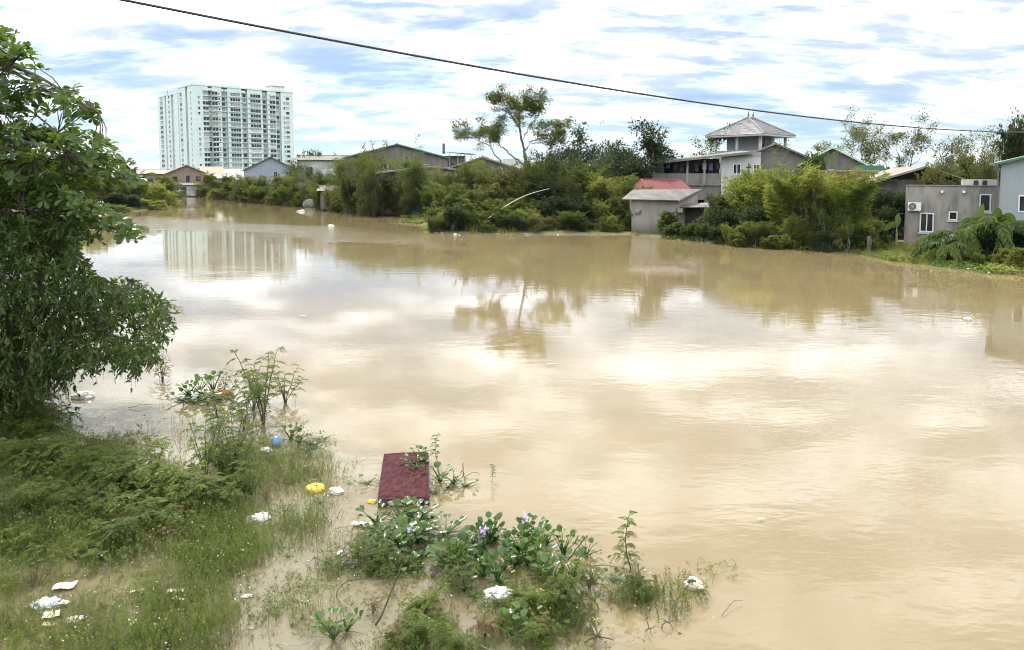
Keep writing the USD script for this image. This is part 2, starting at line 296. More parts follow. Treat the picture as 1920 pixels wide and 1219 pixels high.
# ------------------------------------------------------------------ river, banks, hills
shore = [G(1960, 522), G(1920, 517), G(1800, 503), G(1700, 492), G(1600, 473), G(1500, 467), G(1400, 462), G(1240, 447), G(1180, 440), G(1000, 440), G(830, 438),
         G(795, 428), G(770, 404), G(680, 402), G(600, 386), G(520, 381), G(480, 377), G(452, 372), G(430, 369)]
left = [G(345, 369), G(322, 378), G(318, 390), G(250, 397), G(190, 403), np.array([-52, 80, 0]), np.array([-44, 60, 0]), np.array([-30, 40, 0]), np.array([-20, 28, 0]), np.array([-15.0, 21, 0]),
        np.array([-12.6, 17, 0]), np.array([-11.0, 14.2, 0]), np.array([-9.5, 12.0, 0]), np.array([-9.2, 8, 0]), np.array([-9, -30, 0])]
river = Polygon([(p[0], p[1]) for p in [np.array([60, -30, 0]), np.array([58, 12, 0]), np.array([44, 28, 0])] + shore + left]).buffer(1.5).buffer(-1.5)
shapely.prepare(river)
river_edge = river.exterior; shapely.prepare(river_edge)
def bank(x, y):
    """height of the ground"""
    x, y = np.asarray(x, float), np.asarray(y, float)
    p = shapely.points(x, y); d = shapely.distance(p, river_edge); inside = shapely.contains_xy(river, x, y)
    n = meshkit.fbm(np.stack([x * .23, y * .23, np.zeros_like(x)], -1), 4, 3) - .5
    land = .08 + .26 * np.clip(d / 6, 0, 1) + .25 * np.clip((d - 6) / 30, 0, 1) + n * .25 * np.clip(d / 3, .15, 1)
    return np.where(inside, -np.clip(d * .45, 0, 1.6) - .02, np.maximum(land, .03))
def axis(lo, hi, a, b, step, grow):
    g = list(np.arange(a, b + 1e-6, step)); s = step
    while g[-1] < hi: s *= grow; g.append(min(g[-1] + s, hi))
    s = step
    while g[0] > lo: s *= grow; g.insert(0, max(g[0] - s, lo))
    return np.array(g)
gx, gy = axis(-5000, 5000, -70, 70, .8, 1.16), axis(-60, 9000, 4, 130, .8, 1.14)
X, Y = np.meshgrid(gx, gy); Z = bank(X.ravel(), Y.ravel()).reshape(X.shape)
nx, ny = len(gx), len(gy); q = (np.arange(ny - 1)[:, None] * nx + np.arange(nx - 1)[None]).ravel()
solo('ground', (np.stack([X, Y, Z], -1).reshape(-1, 3), np.stack([q, q + 1, q + nx + 1, q + nx], 1)), 'earth', 'low muddy river bank overgrown with grass', 'ground', kind='structure', smooth=True)
wp = shapely.get_coordinates(river.buffer(3.0).simplify(.2).exterior)
tri = trimesh.creation.triangulate_polygon(Polygon(wp), engine='earcut')
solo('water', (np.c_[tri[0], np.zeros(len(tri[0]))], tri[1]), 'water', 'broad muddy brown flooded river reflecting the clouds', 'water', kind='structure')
def hills():
    mb = MB(); n = 160; ang = np.linspace(-62, 62, n) * np.pi / 180
    for R, hh, sd in ((6200, 170, 5), (7600, 260, 9)):
        h = hh * (.15 + .85 * meshkit.fbm(np.stack([ang * 9, np.full(n, sd), np.zeros(n)], -1), 5, sd)) * .85
        h = h * (.35 + .75 * np.exp(-((ang - .0) / .10) ** 2))
        rows = []
        for k, (dr, fz) in enumerate(((0, 0), (350, .55), (800, 1.0), (1300, .9), (2200, 0))):
            wob = 1 + .12 * (meshkit.fbm(np.stack([ang * 30, np.full(n, k * 3.), np.zeros(n)], -1), 3, sd + k) - .5)
            rows.append(np.stack([np.sin(ang) * (R + dr), np.cos(ang) * (R + dr), h * fz * wob - 3], -1))
        v = np.vstack(rows); q = (np.arange(4)[:, None] * n + np.arange(n - 1)[None]).ravel()
        mb.add(v, np.stack([q, q + 1, q + n + 1, q + n], 1))
    solo('hills', mb.mesh(), 'hill', 'low blue hills on the far horizon behind the tall tree', 'hills', kind='structure', smooth=True)
hills()
M['haze'] = usdkit.material(stage, '/World/Looks/haze', {'v': ('principled_volume', {'color': (.80, .88, .97), 'density': 2.5e-5, 'anisotropy': .3})}, [], volume='v.volume')
solo('haze', box(-9800, 9800, -120, 10600, -4.5, 330), 'haze', 'thin bluish summer haze over the whole valley', 'haze', kind='stuff')
# ------------------------------------------------------------------ the tower block
def tower():
    rng = np.random.default_rng(11)
    C = at(367, 330, 450); a1 = math.radians(43)
    t = thing('apartment_tower', 'tall white apartment tower block with many windows on the skyline', 'apartment building', (C[0], C[1], 0), a1)
    X1, YB, Y2, HM, HL = 64.0, 25.0, 62.0, 59.0, 56.0
    fl, z0, nf = 3.1, 9.6, 15
    ux = lambda x: U0 + F_PX * (C[0] + x * math.cos(a1)) / (C[1] + x * math.sin(a1))
    xs = np.linspace(0, X1, 400); us = ux(xs)
    fx = lambda zoom: float(np.interp(200 + zoom / 3.81, us, xs))
    b = MB(); b.box(1.2, X1 - 1.2, 1.2, YB, 0, HM - .6); part(t, 'core', b.mesh(), 'tower_green')
    w = part(t, 'rear_block', box(.6, X1 - 1.5, YB + .05, Y2, 0, HL), 'tower_white')
    # the right facade: white bays standing proud, green recesses between
    bays = [(0, fx(748)), (fx(776), fx(843)), (fx(886), fx(984)), (fx(1026), fx(1130)), (fx(1166), fx(1228)), (fx(1262), X1)]
    for x0, x1 in bays:
        bb = MB().box(x0, x1, 0, 1.15, 0, HM); part(t, 'bay', bb.mesh(), 'tower_white')
    ends = MB().box(0, 1.15, 1.15, 9.5, 0, HM).box(0, 1.15, 13.0, YB, 0, HM)
    part(t, 'bay', ends.mesh(), 'tower_white'); part(t, 'bay', MB().box(X1 - 1.15, X1, 1.2, YB, 0, HM).mesh(), 'tower_white')
    cut = MB()
    for y0, y1 in ((YB + .05, 33), (37, 46), (48.5, Y2)): cut.box(-.3, .55, y0, y1, 0, HL)
    part(t, 'bay', cut.mesh(), 'tower_white')
    bands = MB()
    for k in range(nf + 3):
        z = z0 - 3 * fl + 0.35 + k * fl + (0 if k < 99 else 0)
        if z > HM - 2: continue
        for x0, x1 in ((fx(776), fx(843)), (fx(886), fx(984)), (fx(1026), fx(1130)), (fx(1166), fx(1228))): bands.box(x0 + .5, x1 - .5, -.55, -.02, z + .25, z + .75)
        for x0, x1 in ((fx(748) + .05, fx(776) - .05), (fx(843) + .05, fx(886) - .05), (fx(984) + .05, fx(1026) - .05), (fx(1130) + .05, fx(1166) - .05)): bands.box(x0, x1, .55, 1.18, z + .1, z + .4)
    part(t, 'balcony_slabs', bands.mesh(), 'tower_white', kind='stuff')
    def win(face, c, z, w, h, off, mull):
        g = 'glass_dark' if rng.random() < .50 else ('glass_grey' if rng.random() < .75 else 'glass_curtain')
        pane, fr = MB(), MB()
        def bx(m, a0, a1, d0, d1, q0, q1):
            m.box(a0, a1, off + d0, off + d1, q0, q1) if face == 0 else m.box(off + d0, off + d1, a0, a1, q0, q1)
        bx(pane, c - w / 2, c + w / 2, -.03, .02, z, z + h)
        bx(fr, c - w / 2 - .1, c + w / 2 + .1, -.18, .02, z - .16, z - .02); bx(fr, c - w / 2 - .1, c + w / 2 + .1, -.35, .02, z + h + .02, z + h + .18)
        for k in range(1, mull + 1):
            x = c - w / 2 + w * k / (mull + 1); bx(fr, x - .09, x + .09, -.12, -.04, z, z + h)
        f = part(t, 'window', fr.mesh(), 'tower_trim' if rng.random() < .4 else 'frame_white'); part(f, 'pane', pane.mesh(), g)
    cols = [(fx(683), 1.0, 1.3, 0, 0), (fx(731), 3.2, 1.9, 0, 1), (fx(762), 1.5, 2.3, 1.2, 0), (fx(796), 3.4, 1.9, 0, 1), (fx(827), .9, 1.2, 0, 0), (fx(861), 1.9, 1.9, 1.2, 0),
            (fx(940), 6.2, 1.85, 0, 3), (fx(1008), 1.9, 1.9, 1.2, 0), (fx(1082), 6.6, 1.85, 0, 3), (fx(1150), 1.9, 1.9, 1.2, 0), (fx(1203), 3.8, 1.85, 0, 1), (fx(1243), 2.0, 2.0, 1.2, 0), (fx(1286), 1.0, 1.3, 0, 0), (fx(1309), 2.2, 1.4, 0, 0)]
    for k in range(nf):
        z = z0 + k * fl
        for i, (c, w, h, off, mu) in enumerate(cols):
            if i in (0, 4, 12) and rng.random() < .12: continue
            win(0, c, z + 1.15 + (.2 if h < 1.5 else 0), w, h, off, mu)
        for y, w, h, off, mu in ((4.0, 1.1, 1.3, 0, 0), (11.2, 2.6, 2.0, 1.2, 1), (20.5, 3.4, 1.7, 0, 1), (35, 2.2, 1.9, .6, 0), (41, 2.2, 1.4, -.3, 0), (55, 5.0, 1.8, -.3, 1)):
            if z + 3 > HL and y > YB: continue
            win(1, y, z + 1.15, w, h, off, mu)
    top = MB().box(-.25, X1 + .25, -.25, YB + .2, HM + .01, HM + .9)
    for k in range(18): top.box(2 + k * 3.4, 4.6 + k * 3.4, -.12, .0, HM - 2.4, HM - 1.2) if k % 3 else None
    part(t, 'parapet', top.mesh(), 'tower_white')
    part(t, 'parapet', box(-.4, X1 - 1.2, YB + .25, Y2 + .2, HL + .01, HL + .7), 'tower_white')
    rb = fx(1215); r = part(t, 'rooftop_house', box(rb, fx(1305), 3, 11, HM + .91, HM + 3.9), 'tower_white')
    part(r, 'roof_slab', box(rb - .5, fx(1305) + .5, 2.5, 11.5, HM + 3.92, HM + 4.3), 'tower_trim')
    part(r, 'antenna', MB().tube([((rb + fx(1305)) / 2, 7, HM + 4.3), ((rb + fx(1305)) / 2, 7, HM + 8.0)], .16, 5).mesh(), 'metal_dark')
    rl = MB()
    for x, h in ((1.5, 1.6), (3, 2.0), (5.2, 1.4), (8.5, 2.0), (9.4, 1.0), (13, 1.4)): rl.tube([(x, 2, HM + .9), (x, 2, HM + .9 + h)], .09, 4)
    rl.box(1, 12, 1.9, 2.1, HM + 1.5, HM + 1.6)
    part(t, 'roof_railing', rl.mesh(), 'tower_trim')
    part(t, 'antenna', MB().tube([(3, 52, HL + .7), (3, 52, HL + 4)], .2, 5).mesh(), 'metal_dark')
tower()

# ------------------------------------------------------------------ houses
def house(name, label, u, vbase_Y, w, d, he, hr, wallm, roofm, rot=0.0, holes=(), left_holes=(), right_holes=(), axis='x', over=.5, cat='house', corr=True, glass='glass_dark', frame='frame_grey', group=None, base=0.2, trim=None, skip_front=False, mull=1, pitch=.2):
    """a gabled house; local origin at the middle of its front; axis: the way the ridge runs"""
    p = at(u, 330, vbase_Y)
    t = thing(name, label, cat, (p[0], p[1], base), rot - math.atan((u - U0) / F_PX), group=group)
    g = hr - he
    if not skip_front:
        part(t, 'front_wall', moved(wall(w, he, holes, gable=g if axis == 'y' else 0), t=(-w / 2, 0, 0)), wallm)
    R = np.array([[0, 1, 0], [-1, 0, 0], [0, 0, 1.0]])     # front -> left side
    part(t, 'side_wall', moved(wall(d - .4, he, left_holes, gable=g if axis == 'x' else 0), R, (-w / 2, d - .2, 0)), wallm)
    part(t, 'side_wall', moved(wall(d - .4, he, right_holes, gable=g if axis == 'x' else 0), R.T, (w / 2, .2, 0)), wallm)
    part(t, 'back_wall', moved(wall(w, he, (), gable=g if axis == 'y' else 0), t=(-w / 2, d - .2, 0)), wallm)
    o = over; k = g / (d / 2) if axis == 'x' else g / (w / 2)
    for sgn in (-1, 1):
        m = MB()
        if axis == 'x':
            e0, e1 = (-w / 2 - o, d / 2 + sgn * (d / 2 + o), he - k * o + .07), (w / 2 + o, d / 2 + sgn * (d / 2 + o), he - k * o + .07)
            r0, r1 = (-w / 2 - o, d / 2, hr + .07), (w / 2 + o, d / 2, hr + .07)
        else:
            e0, e1 = (sgn * (w / 2 + o), -o, he - k * o + .07), (sgn * (w / 2 + o), d + o, he - k * o + .07)
            r0, r1 = (0, -o, hr + .07), (0, d + o, hr + .07)
        m.corr([e0, e1, r1, r0], pitch=pitch) if corr else m.slab([e0, e1, r1, r0] if sgn < 0 else [e1, e0, r0, r1], .12)
        r = part(t, 'roof', m.mesh(), roofm)
    c = MB().tube([(-w / 2 - o, d / 2, hr + .1), (w / 2 + o, d / 2, hr + .1)] if axis == 'x' else [(0, -o, hr + .1), (0, d + o, hr + .1)], .09, 6)
    part(r, 'ridge_cap', c.mesh(), trim or roofm)
    if axis == 'y':
        b = MB()
        for sgn in (-1, 1): b.slab([(sgn * (w / 2 + o), -o - .03, he - k * o + .04), (0, -o - .03, hr + .05), (0, -o + .06, hr + .05), (sgn * (w / 2 + o), -o + .06, he - k * o + .04)], .16)
        part(r, 'barge_board', b.mesh(), trim or roofm)
    for h in holes:
        if not skip_front: window(t, h[0] - w / 2, h[1], h[2], h[3], 0, glass=glass, frame=frame, mull=mull)
    part(t, 'interior', box(-w / 2 + .25, w / 2 - .25, .5, .55, .05, he - .1), 'interior_dark')
    return t
# far end of the river
house('brown_house', 'long low brown house with flat roof edge, far left behind the bushes', 288, 205, 13, 8, 5.4, 6.4, 'plaster_tan', 'roof_brown', 0.1, [(2, 2.9, 1.3, 1.3), (5, 2.9, 1.3, 1.3), (9, 2.9, 1.3, 1.3)], frame='frame_dark')
t = house('tan_house', 'tan house with a gabled brown tile roof left of the tower foot', 350, 188, 9.0, 8, 5.6, 7.6, 'plaster_tan', 'roof_tan', 0.05, [(1.2, 3.4, 1.2, 1.3), (4.3, 3.2, .9, 1.7), (6.6, 3.4, 1.2, 1.3)], axis='y', corr=False, frame='frame_dark')
part(t, 'side_roof', MB().slab([(3.2, -.3, 5.5), (9.0, -.3, 5.2), (9.0, 4, 7.1), (3.2, 4, 7.3)], .12).mesh(), 'roof_tan')
house('white_house', 'small white waterside house with barred window and green door', 340, 178, 7.4, 3.5, 2.7, 3.0, 'plaster_white', 'roof_sheet_grey', 0.05, [(.8, .8, 1.6, 1.2), (3.6, .05, 1.1, 2.2)], frame='frame_dark', mull=3)
house('shop_house', 'low white house with pale sheet roof in front of the tower', 412, 225, 13, 9, 4.2, 6.4, 'plaster_white', 'roof_sheet_white', -.15, [(1.5, 2, 1.2, 1.2), (6, 2, 1.2, 1.2), (9.5, 2, 1.2, 1.2)])
house('pale_roof_house', 'house with bright pale roof beside the blue-grey gable', 436, 200, 9, 8, 4.4, 6.6, 'plaster_white', 'roof_sheet_white', .15, [(1.5, 2, 1.2, 1.2), (5, 2, 1.2, 1.2)])
house('bluegrey_house', 'big blue-grey house with an asymmetric gable end and dark roof edge', 508, 150, 10.2, 16, 6.0, 8.6, 'plaster_bluegrey', 'roof_slate', .0, [(5.6, 4.4, .8, 1.3), (8.0, 4.6, .8, 1.1), (2.9, 1.8, 1.1, 1.6)], axis='y', corr=False, trim='metal_dark', over=.35)
house('annex_house', 'low grey annex under the eave of the blue-grey house', 464, 147, 3.6, 6, 4.0, 4.4, 'plaster_grey', 'roof_sheet_dark', -.02, [(2.4, 1.8, .9, 1.5)])
house('whitewashed_house', 'whitewashed two-storey house half hidden by trees right of the tower', 618, 132, 11, 9, 7.6, 8.4, 'plaster_white', 'roof_sheet_dark', -.05, [(1.5, 5, 1.2, 1.4), (7.4, 5.2, 1.4, 1.2), (4, 1.6, 1.2, 1.4)])
# green-roofed building with an open roof terrace
t = house('green_roof_building', 'wide brown-walled building with a low green sheet roof and open terrace', 745, 114, 15.4, 14, 7.6, 9.6, 'plaster_old', 'roof_green', .04, [(5.2, 5.7, 1.0, 1.2), (6.4, 5.7, .8, 1.2), (11.5, 5.4, .8, 1.2)], axis='y', frame='frame_white', over=.4, pitch=.3)
b = MB(); b.box(7.8, 11.6, .3, 8, 5.2, 5.5); part(t, 'terrace_floor', b.mesh(), 'concrete_old')
part(t, 'terrace_wall', MB().box(7.8, 11.6, .0, .15, 5.52, 6.3).box(7.8, 11.6, .3, 6, 0, 5.18).mesh(), 'plaster_old')
for x in (8.0, 9.3, 10.4, 11.5): part(t, 'terrace_post', MB().tube([(x, .25, 6.3), (x, .25, 8.2)], .06, 6).mesh(), 'metal_grey')
part(t, 'terrace_roof', MB().corr([(7.3, -.7, 8.45), (12.2, -.7, 8.15), (12.2, 8, 8.3), (7.3, 8, 8.8)], .3).mesh(), 'roof_green')
part(t, 'terrace_back', box(7.9, 11.5, 7.9, 8.0, 5.6, 8.1), 'plaster_grey')
part(t, 'chimney', MB().tube([(7.4, 3, 8.3), (7.4, 3, 9.9)], .2, 8).mesh(), 'metal_dark')
# low grey house before it and its neighbours
house('low_grey_house', 'low long grey concrete house with a shallow pale roof below the green roof', 808, 96, 13.5, 10, 5.2, 6.0, 'concrete_old', 'roof_sheet_grey', .06, [(2.2, 2.4, 1.2, 1.1), (9, 2.6, 1.0, 1.1)], axis='y', over=.5)
house('pale_roof_shed', 'long shed with pale sheet roof at the foot of the low grey house', 640, 108, 6.0, 5, 2.7, 3.3, 'plaster_old', 'roof_sheet_grey', -.05, axis='x')
t = house('ridge_house', 'dark-roofed house behind the blue water tank', 905, 104, 10, 8, 5.8, 7.4, 'plaster_old', 'roof_sheet_dark', -.1, [(2, 3.2, 1.2, 1.3)], axis='y')
house('flat_terrace_house', 'house with a pale terrace edge carrying the blue water tank', 925, 90, 12, 7, 4.7, 4.95, 'plaster_old', 'roof_sheet_grey', .0, [(3, 2.6, 1.2, 1.2), (8, 2.6, 1.2, 1.2)])
p = at(936, 324, 92)
p[1] = 92.0; tk = thing('water_tank', 'blue plastic water tank standing on the terrace left of the tall tree', 'water tank', (p[0], p[1], 5.0), scale=.6)
def lathe(prof, n=24):
    prof = np.asarray(prof, float); a = np.arange(n) / n * 2 * np.pi
    v = np.stack([prof[:, 0:1] * np.cos(a), prof[:, 0:1] * np.sin(a), np.repeat(prof[:, 1:2], n, 1)], -1).reshape(-1, 3)
    i = np.arange(len(prof) - 1)[:, None] * n; k = np.arange(n)[None]; k2 = (k + 1) % n
    return (v, np.stack([i + k, i + k2, i + n + k2, i + n + k], -1).reshape(-1, 4))
part(tk, 'tank_body', lathe([(0, .1), (.75, .1), (.8, .2), (.78, .5), (.82, .55), (.78, .6), (.78, 1.0), (.82, 1.05), (.78, 1.1), (.76, 1.4), (.55, 1.6), (.3, 1.66), (0, 1.66)]), 'plastic_blue', smooth=40)
part(tk, 'lid', lathe([(0, 1.67), (.28, 1.67), (.28, 1.76), (0, 1.78)]), 'plastic_blue', smooth=40)
part(tk, 'stand', MB().box(-.8, .8, -.8, .8, 0, .09).mesh(), 'metal_grey')
# green shack on the inlet
p = at(800, 330, 92); t = thing('green_shack', 'small dark green shack with a pale tin roof at the inlet', 'shack', (p[0], p[1], .1), .05)
part(t, 'side_panel', box(-1.9, -.5, 0, .1, 0, 2.6), 'shack_green'); part(t, 'side_panel', box(-1.9, -1.8, .12, 2.6, 0, 2.6), 'shack_green')
part(t, 'back_wall', box(-1.9, 1.8, 2.62, 2.7, 0, 2.6), 'interior_dark')
part(t, 'posts', MB().box(1.6, 1.7, 0, .1, 0, 2.6).box(.5, .58, 0, .1, 0, 2.6).mesh(), 'wood_dark')
part(t, 'roof', MB().corr([(-2.1, -.5, 2.72), (2.4, -.5, 2.66), (2.2, 3, 3.25), (-1.0, 3, 3.3)], .2).mesh(), 'roof_sheet_grey')

# ------------------------------------------------------------------ the long house with the veranda and its tower pavilion
Yv = 78.0; s = Yv / F_PX
p = at(1320, 330, Yv); t = thing('veranda_house', 'long two-storey house with an open upstairs veranda under a sloping roof', 'house', (p[0], p[1], .3), -.20)
zz = lambda v, Y=Yv: 5 + (330 - v) / F_PX * Y - .3
xx = lambda u, c=1320, Y=Yv: (u - c) / F_PX * Y * .97
xl, xm, xr = xx(1222), xx(1352), xx(1424)
part(t, 'lower_wall', moved(wall(xm - xl, zz(348), [(1.0, .4, 1.6, 2.2), (4.2, .6, 1.2, 1.6)]), t=(xl, 0, 0)), 'plaster_old')
part(t, 'veranda_floor', box(xl - .1, xm - .02, -.15, 5, zz(348) + .01, zz(345)), 'concrete_old')
for a, b_ in ((1228, 1288), (1289.5, 1320), (1321.5, 1351)):
    part(t, 'rail_panel', box(xx(a), xx(b_), 0, .12, zz(345) + .01, zz(325)), 'concrete_old')
for u in (1226, 1288.7, 1320.7):
    part(t, 'post', box(xx(u) - .1, xx(u) + .1, -.03, .2, zz(345) + .01, zz(304.5 if u < 1250 else 300)), 'plaster_grey')
part(t, 'back_wall', moved(wall(xm - xl, 2.7, [(1.2, .1, 1.0, 2.1), (4.4, .6, 1.5, 1.3)]), t=(xl, 3.2, zz(345))), 'plaster_old')
part(t, 'interior', box(xl + .1, xm - .1, 4.6, 4.7, zz(345), zz(300)), 'interior_dark')
part(t, 'white_wall', moved(wall(xr - xm, zz(296), [(xx(1373) - xm, zz(327), xx(1388) - xx(1373), 1.1), (xx(1410) - xm, zz(325), .7, .95)], gable=0), t=(xm, -.1, 0)), 'plaster_white')
part(t, 'white_wall', MB().add([(xm, -.1, zz(296) + .01), (xr, -.1, zz(296) + .01), (xr, -.1, zz(286)), (xm, -.1, zz(292.5)), (xm, .1, zz(296) + .01), (xr, .1, zz(296) + .01), (xr, .1, zz(286)), (xm, .1, zz(292.5))],
     [(0, 1, 2, 3), (7, 6, 5, 4), (3, 2, 6, 7), (1, 5, 6, 2)]).mesh(), 'plaster_grey')
part(t, 'white_wall', box(xr - .2, xr - .01, .12, 8, 0, zz(288)), 'plaster_grey')
for a, w in ((1373, xx(1388) - xx(1373)), (1410, .7)):
    window(t, xx(a), zz(327 if a == 1373 else 325), w, 1.1 if a == 1373 else .95, -.1, frame='frame_white', fw=.09)
part(t, 'lower_interior', box(xl + .3, xr - .3, .6, .7, 0, zz(350)), 'interior_dark')
b = MB().corr([(xx(1226), -.9, zz(304.5)), (xx(1408), -.9, zz(286)), (xx(1402), 8, zz(279)), (xx(1250), 8, zz(296))], .25)
r = part(t, 'roof', b.mesh(), 'roof_sheet_grey')
part(r, 'fascia', MB().slab([(xx(1226), -.95, zz(303.5)), (xx(1408), -.95, zz(285)), (xx(1408), -.86, zz(285)), (xx(1226), -.86, zz(303.5))], .24).mesh(), 'roof_sheet_dark')
rng = np.random.default_rng(5)
for k in range(9):
    x = xx(1236) + k * .72 + rng.uniform(-.1, .1); h = rng.uniform(.5, .9)
    if abs(x - xx(1288.7)) < .4: continue
    ci = int(rng.integers(3))
    v = np.array([(x + dx * .4 + .03 * math.sin(9 * z + k), .45 + .05 * math.sin(7 * dx + 3 * z), zz(306) - z * h) for z in (0, .5, 1) for dx in (0, .5, 1)])
    solo('laundry', moved((v, [(0, 1, 4, 3), (1, 2, 5, 4), (3, 4, 7, 6), (4, 5, 8, 7)]), np.array([[math.cos(-.2), -math.sin(-.2), 0], [math.sin(-.2), math.cos(-.2), 0], [0, 0, 1]]), (p[0], p[1], .3)),
         ['cloth_dark', 'cloth_blue', 'cloth_pale'][ci], f'{["dark", "blue", "pale"][ci]} washing hung on a line in the upstairs veranda', 'laundry', 'clothes drying in the veranda, ' + ['dark', 'blue', 'pale'][ci])
# pavilion
Yp = 92.0
p = at(1405, 330, Yp); t = thing('roof_pavilion', 'raised room with a steep grey tiled hip roof and two finials', 'building', (p[0], p[1], .3), math.radians(43))
hw = 3.35; ze = 5 + (330 - 256) / F_PX * Yp - .3; zr = 5 + (330 - 222.5) / F_PX * Yp - .3; zf = 5 + (330 - 284) / F_PX * Yp - .3
part(t, 'base', box(-3.0, 3.0, -3.0, 3.0, 0, zf), 'plaster_grey')
part(t, 'wall', box(-1.0, 2.8, -1.6, 2.6, zf + .01, ze - .02), 'plaster_white')
part(t, 'floor_slab', box(-3.2, 3.2, -3.2, 3.2, zf - .25, zf - .003), 'concrete_old') if False else None
for x, y_ in ((-3, -3), (3, -3), (-3, 3), (3, 3), (0, -3), (-3, 0)):
    part(t, 'column', box(x - .14, x + .14, y_ - .14, y_ + .14, zf + .01, ze - .02), 'plaster_white')
for x0 in (-.6, .8): window(t, x0, zf + .5, 1.1, 1.2, -1.6, deep=-.06, proud=.12)
E = hw + .55; rl = .55
ridge = [(-rl, 0, zr), (rl, 0, zr)]
def tiles(e0, e1, r1, r0, rows=15):
    e0, e1, r1, r0 = (np.array(c, float) for c in (e0, e1, r1, r0)); m = MB()
    for k in range(rows):
        a, b_ = k / rows, (k + 1.12) / rows; b_ = min(b_, 1)
        L0, R0, L1, R1 = e0 + (r0 - e0) * a, e1 + (r1 - e1) * a, e0 + (r0 - e0) * b_, e1 + (r1 - e1) * b_
        n = max(1, int(np.linalg.norm(R0 - L0) / .34))
        nrm = np.cross(e1 - e0, r0 - e0); nrm /= np.linalg.norm(nrm)
        for j in range(n):
            q0, q1 = j / n + .006, (j + 1) / n - .006; lift = nrm * (.045 + rng.uniform(-.012, .02)); low = nrm * .012
            m.add([L0 + (R0 - L0) * q0 + lift, L0 + (R0 - L0) * q1 + lift, L1 + (R1 - L1) * q1 + low, L1 + (R1 - L1) * q0 + low, L0 + (R0 - L0) * q0, L0 + (R0 - L0) * q1], [(0, 1, 2, 3), (4, 5, 1, 0)])
    m.add([e0, e1, r1, r0], [(0, 1, 2, 3)])
    return m.mesh()
cs = [(-E, -E, ze), (E, -E, ze), (E, E, ze), (-E, E, ze)]
part(t, 'roof', tiles(cs[0], cs[1], ridge[1], ridge[0]), 'roof_slate'); part(t, 'roof', tiles(cs[3], cs[0], ridge[0], np.array(ridge[0]) + [0, .02, 0]), 'roof_slate')
part(t, 'roof', tiles(cs[1], cs[2], np.array(ridge[1]) + [0, .02, 0], ridge[1]), 'roof_slate'); part(t, 'roof', tiles(cs[2], cs[3], ridge[0], ridge[1]), 'roof_slate')
part(t, 'eave', MB().box(-E, E, -E, E, ze - .22, ze - .03).mesh(), 'roof_slate_trim')
for c, rr in ((cs[0], ridge[0]), (cs[1], ridge[1]), (cs[2], ridge[1]), (cs[3], ridge[0]), (ridge[0], ridge[1])):
    part(t, 'ridge_cap', MB().tube([np.array(c) + [0, 0, .06], np.array(rr) + [0, 0, .09]], .085, 6).mesh(), 'roof_slate_trim')
for rr in ridge:
    part(t, 'finial', moved(lathe([(.0, -.05), (.12, 0), (.06, .12), (.13, .25), (.05, .38), (.03, .6), (0, .85)], 10), t=(rr[0], rr[1], zr + .1)), 'metal_dark')
# gable roofs beside the pavilion
house('gable_annex', 'low gabled annex with dark grey roof below the pavilion', 1452, 84, 6.8, 7, 6.9, 8.4, 'plaster_old', 'roof_sheet_dark', .1, [(2.2, 4.4, 1.0, 1.1)], axis='y', over=.5)
house('green_gable_house', 'green-roofed gable house between the pavilion and the bare trees', 1560, 82, 6.2, 8, 6.2, 7.9, 'plaster_old', 'roof_green_pale', .0, [(2.4, 4.4, 1.0, 1.1)], axis='y', over=.5)
house('grey_block_house', 'plain grey plastered house between the annex and the green gable', 1510, 86, 6.0, 6, 6.6, 7.0, 'plaster_grey', 'roof_sheet_white', 0, [(2.4, 4.4, 1.0, 1.1)])
# brick wall
p = at(1590, 330, 66); t = thing('brick_wall', 'weathered red brick wall behind the bamboo', 'wall', (p[0], p[1], .3), -.38)
part(t, 'mortar_core', box(-2.4, 2.4, .02, .2, 0, 5.2), 'mortar')
rng = np.random.default_rng(8); rest = MB(); cnt = 0
for r_ in range(60):
    for k in range(21):
        x0 = -2.42 + k * .235 + (r_ % 2) * .117; q = rng.uniform(0, .015)
        if x0 + .22 > 2.42: continue
        a = (x0, x0 + .22, -.02 - q, .03, r_ * .085 + .02, r_ * .085 + .09)
        if r_ > 44 and cnt < 290: part(t, 'brick', box(*a), 'brick_red'); cnt += 1
        else: rest.box(*a)
part(t, 'bricks', rest.mesh(), 'brick_red', kind='stuff')
# red roof and grey shed
Yr = 71.0; p = at(1240, 330, Yr); t = thing('red_roof_shed', 'shed with a dark red sheet roof behind the grey waterside shed', 'shed', (p[0], p[1], .2), -.15)
z2 = lambda v: 5 + (330 - v) / F_PX * Yr - .2; x2 = lambda u: (u - 1240) / F_PX * Yr
part(t, 'wall', MB().box(x2(1196), x2(1292), 0, .15, 0, z2(358)).box(x2(1196), x2(1196) + .15, .16, 3, 0, z2(358)).mesh(), 'plaster_old')
part(t, 'roof', MB().corr([(x2(1222), -.4, z2(358.5)), (x2(1300), -.4, z2(358.5)), (x2(1281), 2.6, z2(338)), (x2(1204), 2.6, z2(337))], .22).mesh(), 'roof_red')
part(t, 'roof', MB().corr([(x2(1178), .3, z2(356)), (x2(1222), -.4, z2(358.5)), (x2(1204), 2.6, z2(337)), (x2(1203), 2.6, z2(337))], .22).mesh(), 'roof_red')
part(t, 'ridge_cap', MB().tube([(x2(1222), -.42, z2(357.5)), (x2(1203.5), 2.6, z2(336.4)), (x2(1281), 2.6, z2(337.2))], .07, 6).mesh(), 'roof_red_trim')
part(t, 'gable_frame', MB().tube([(x2(1178), .2, z2(356)), (x2(1203), 2.5, z2(338))], .05, 5).mesh(), 'wood_dark')
Ys = 65.0; p = at(1228, 330, Ys); t = thing('grey_shed', 'stained grey plaster shed at the waterline with old corrugated roof', 'shed', (p[0], p[1], 0), -.08)
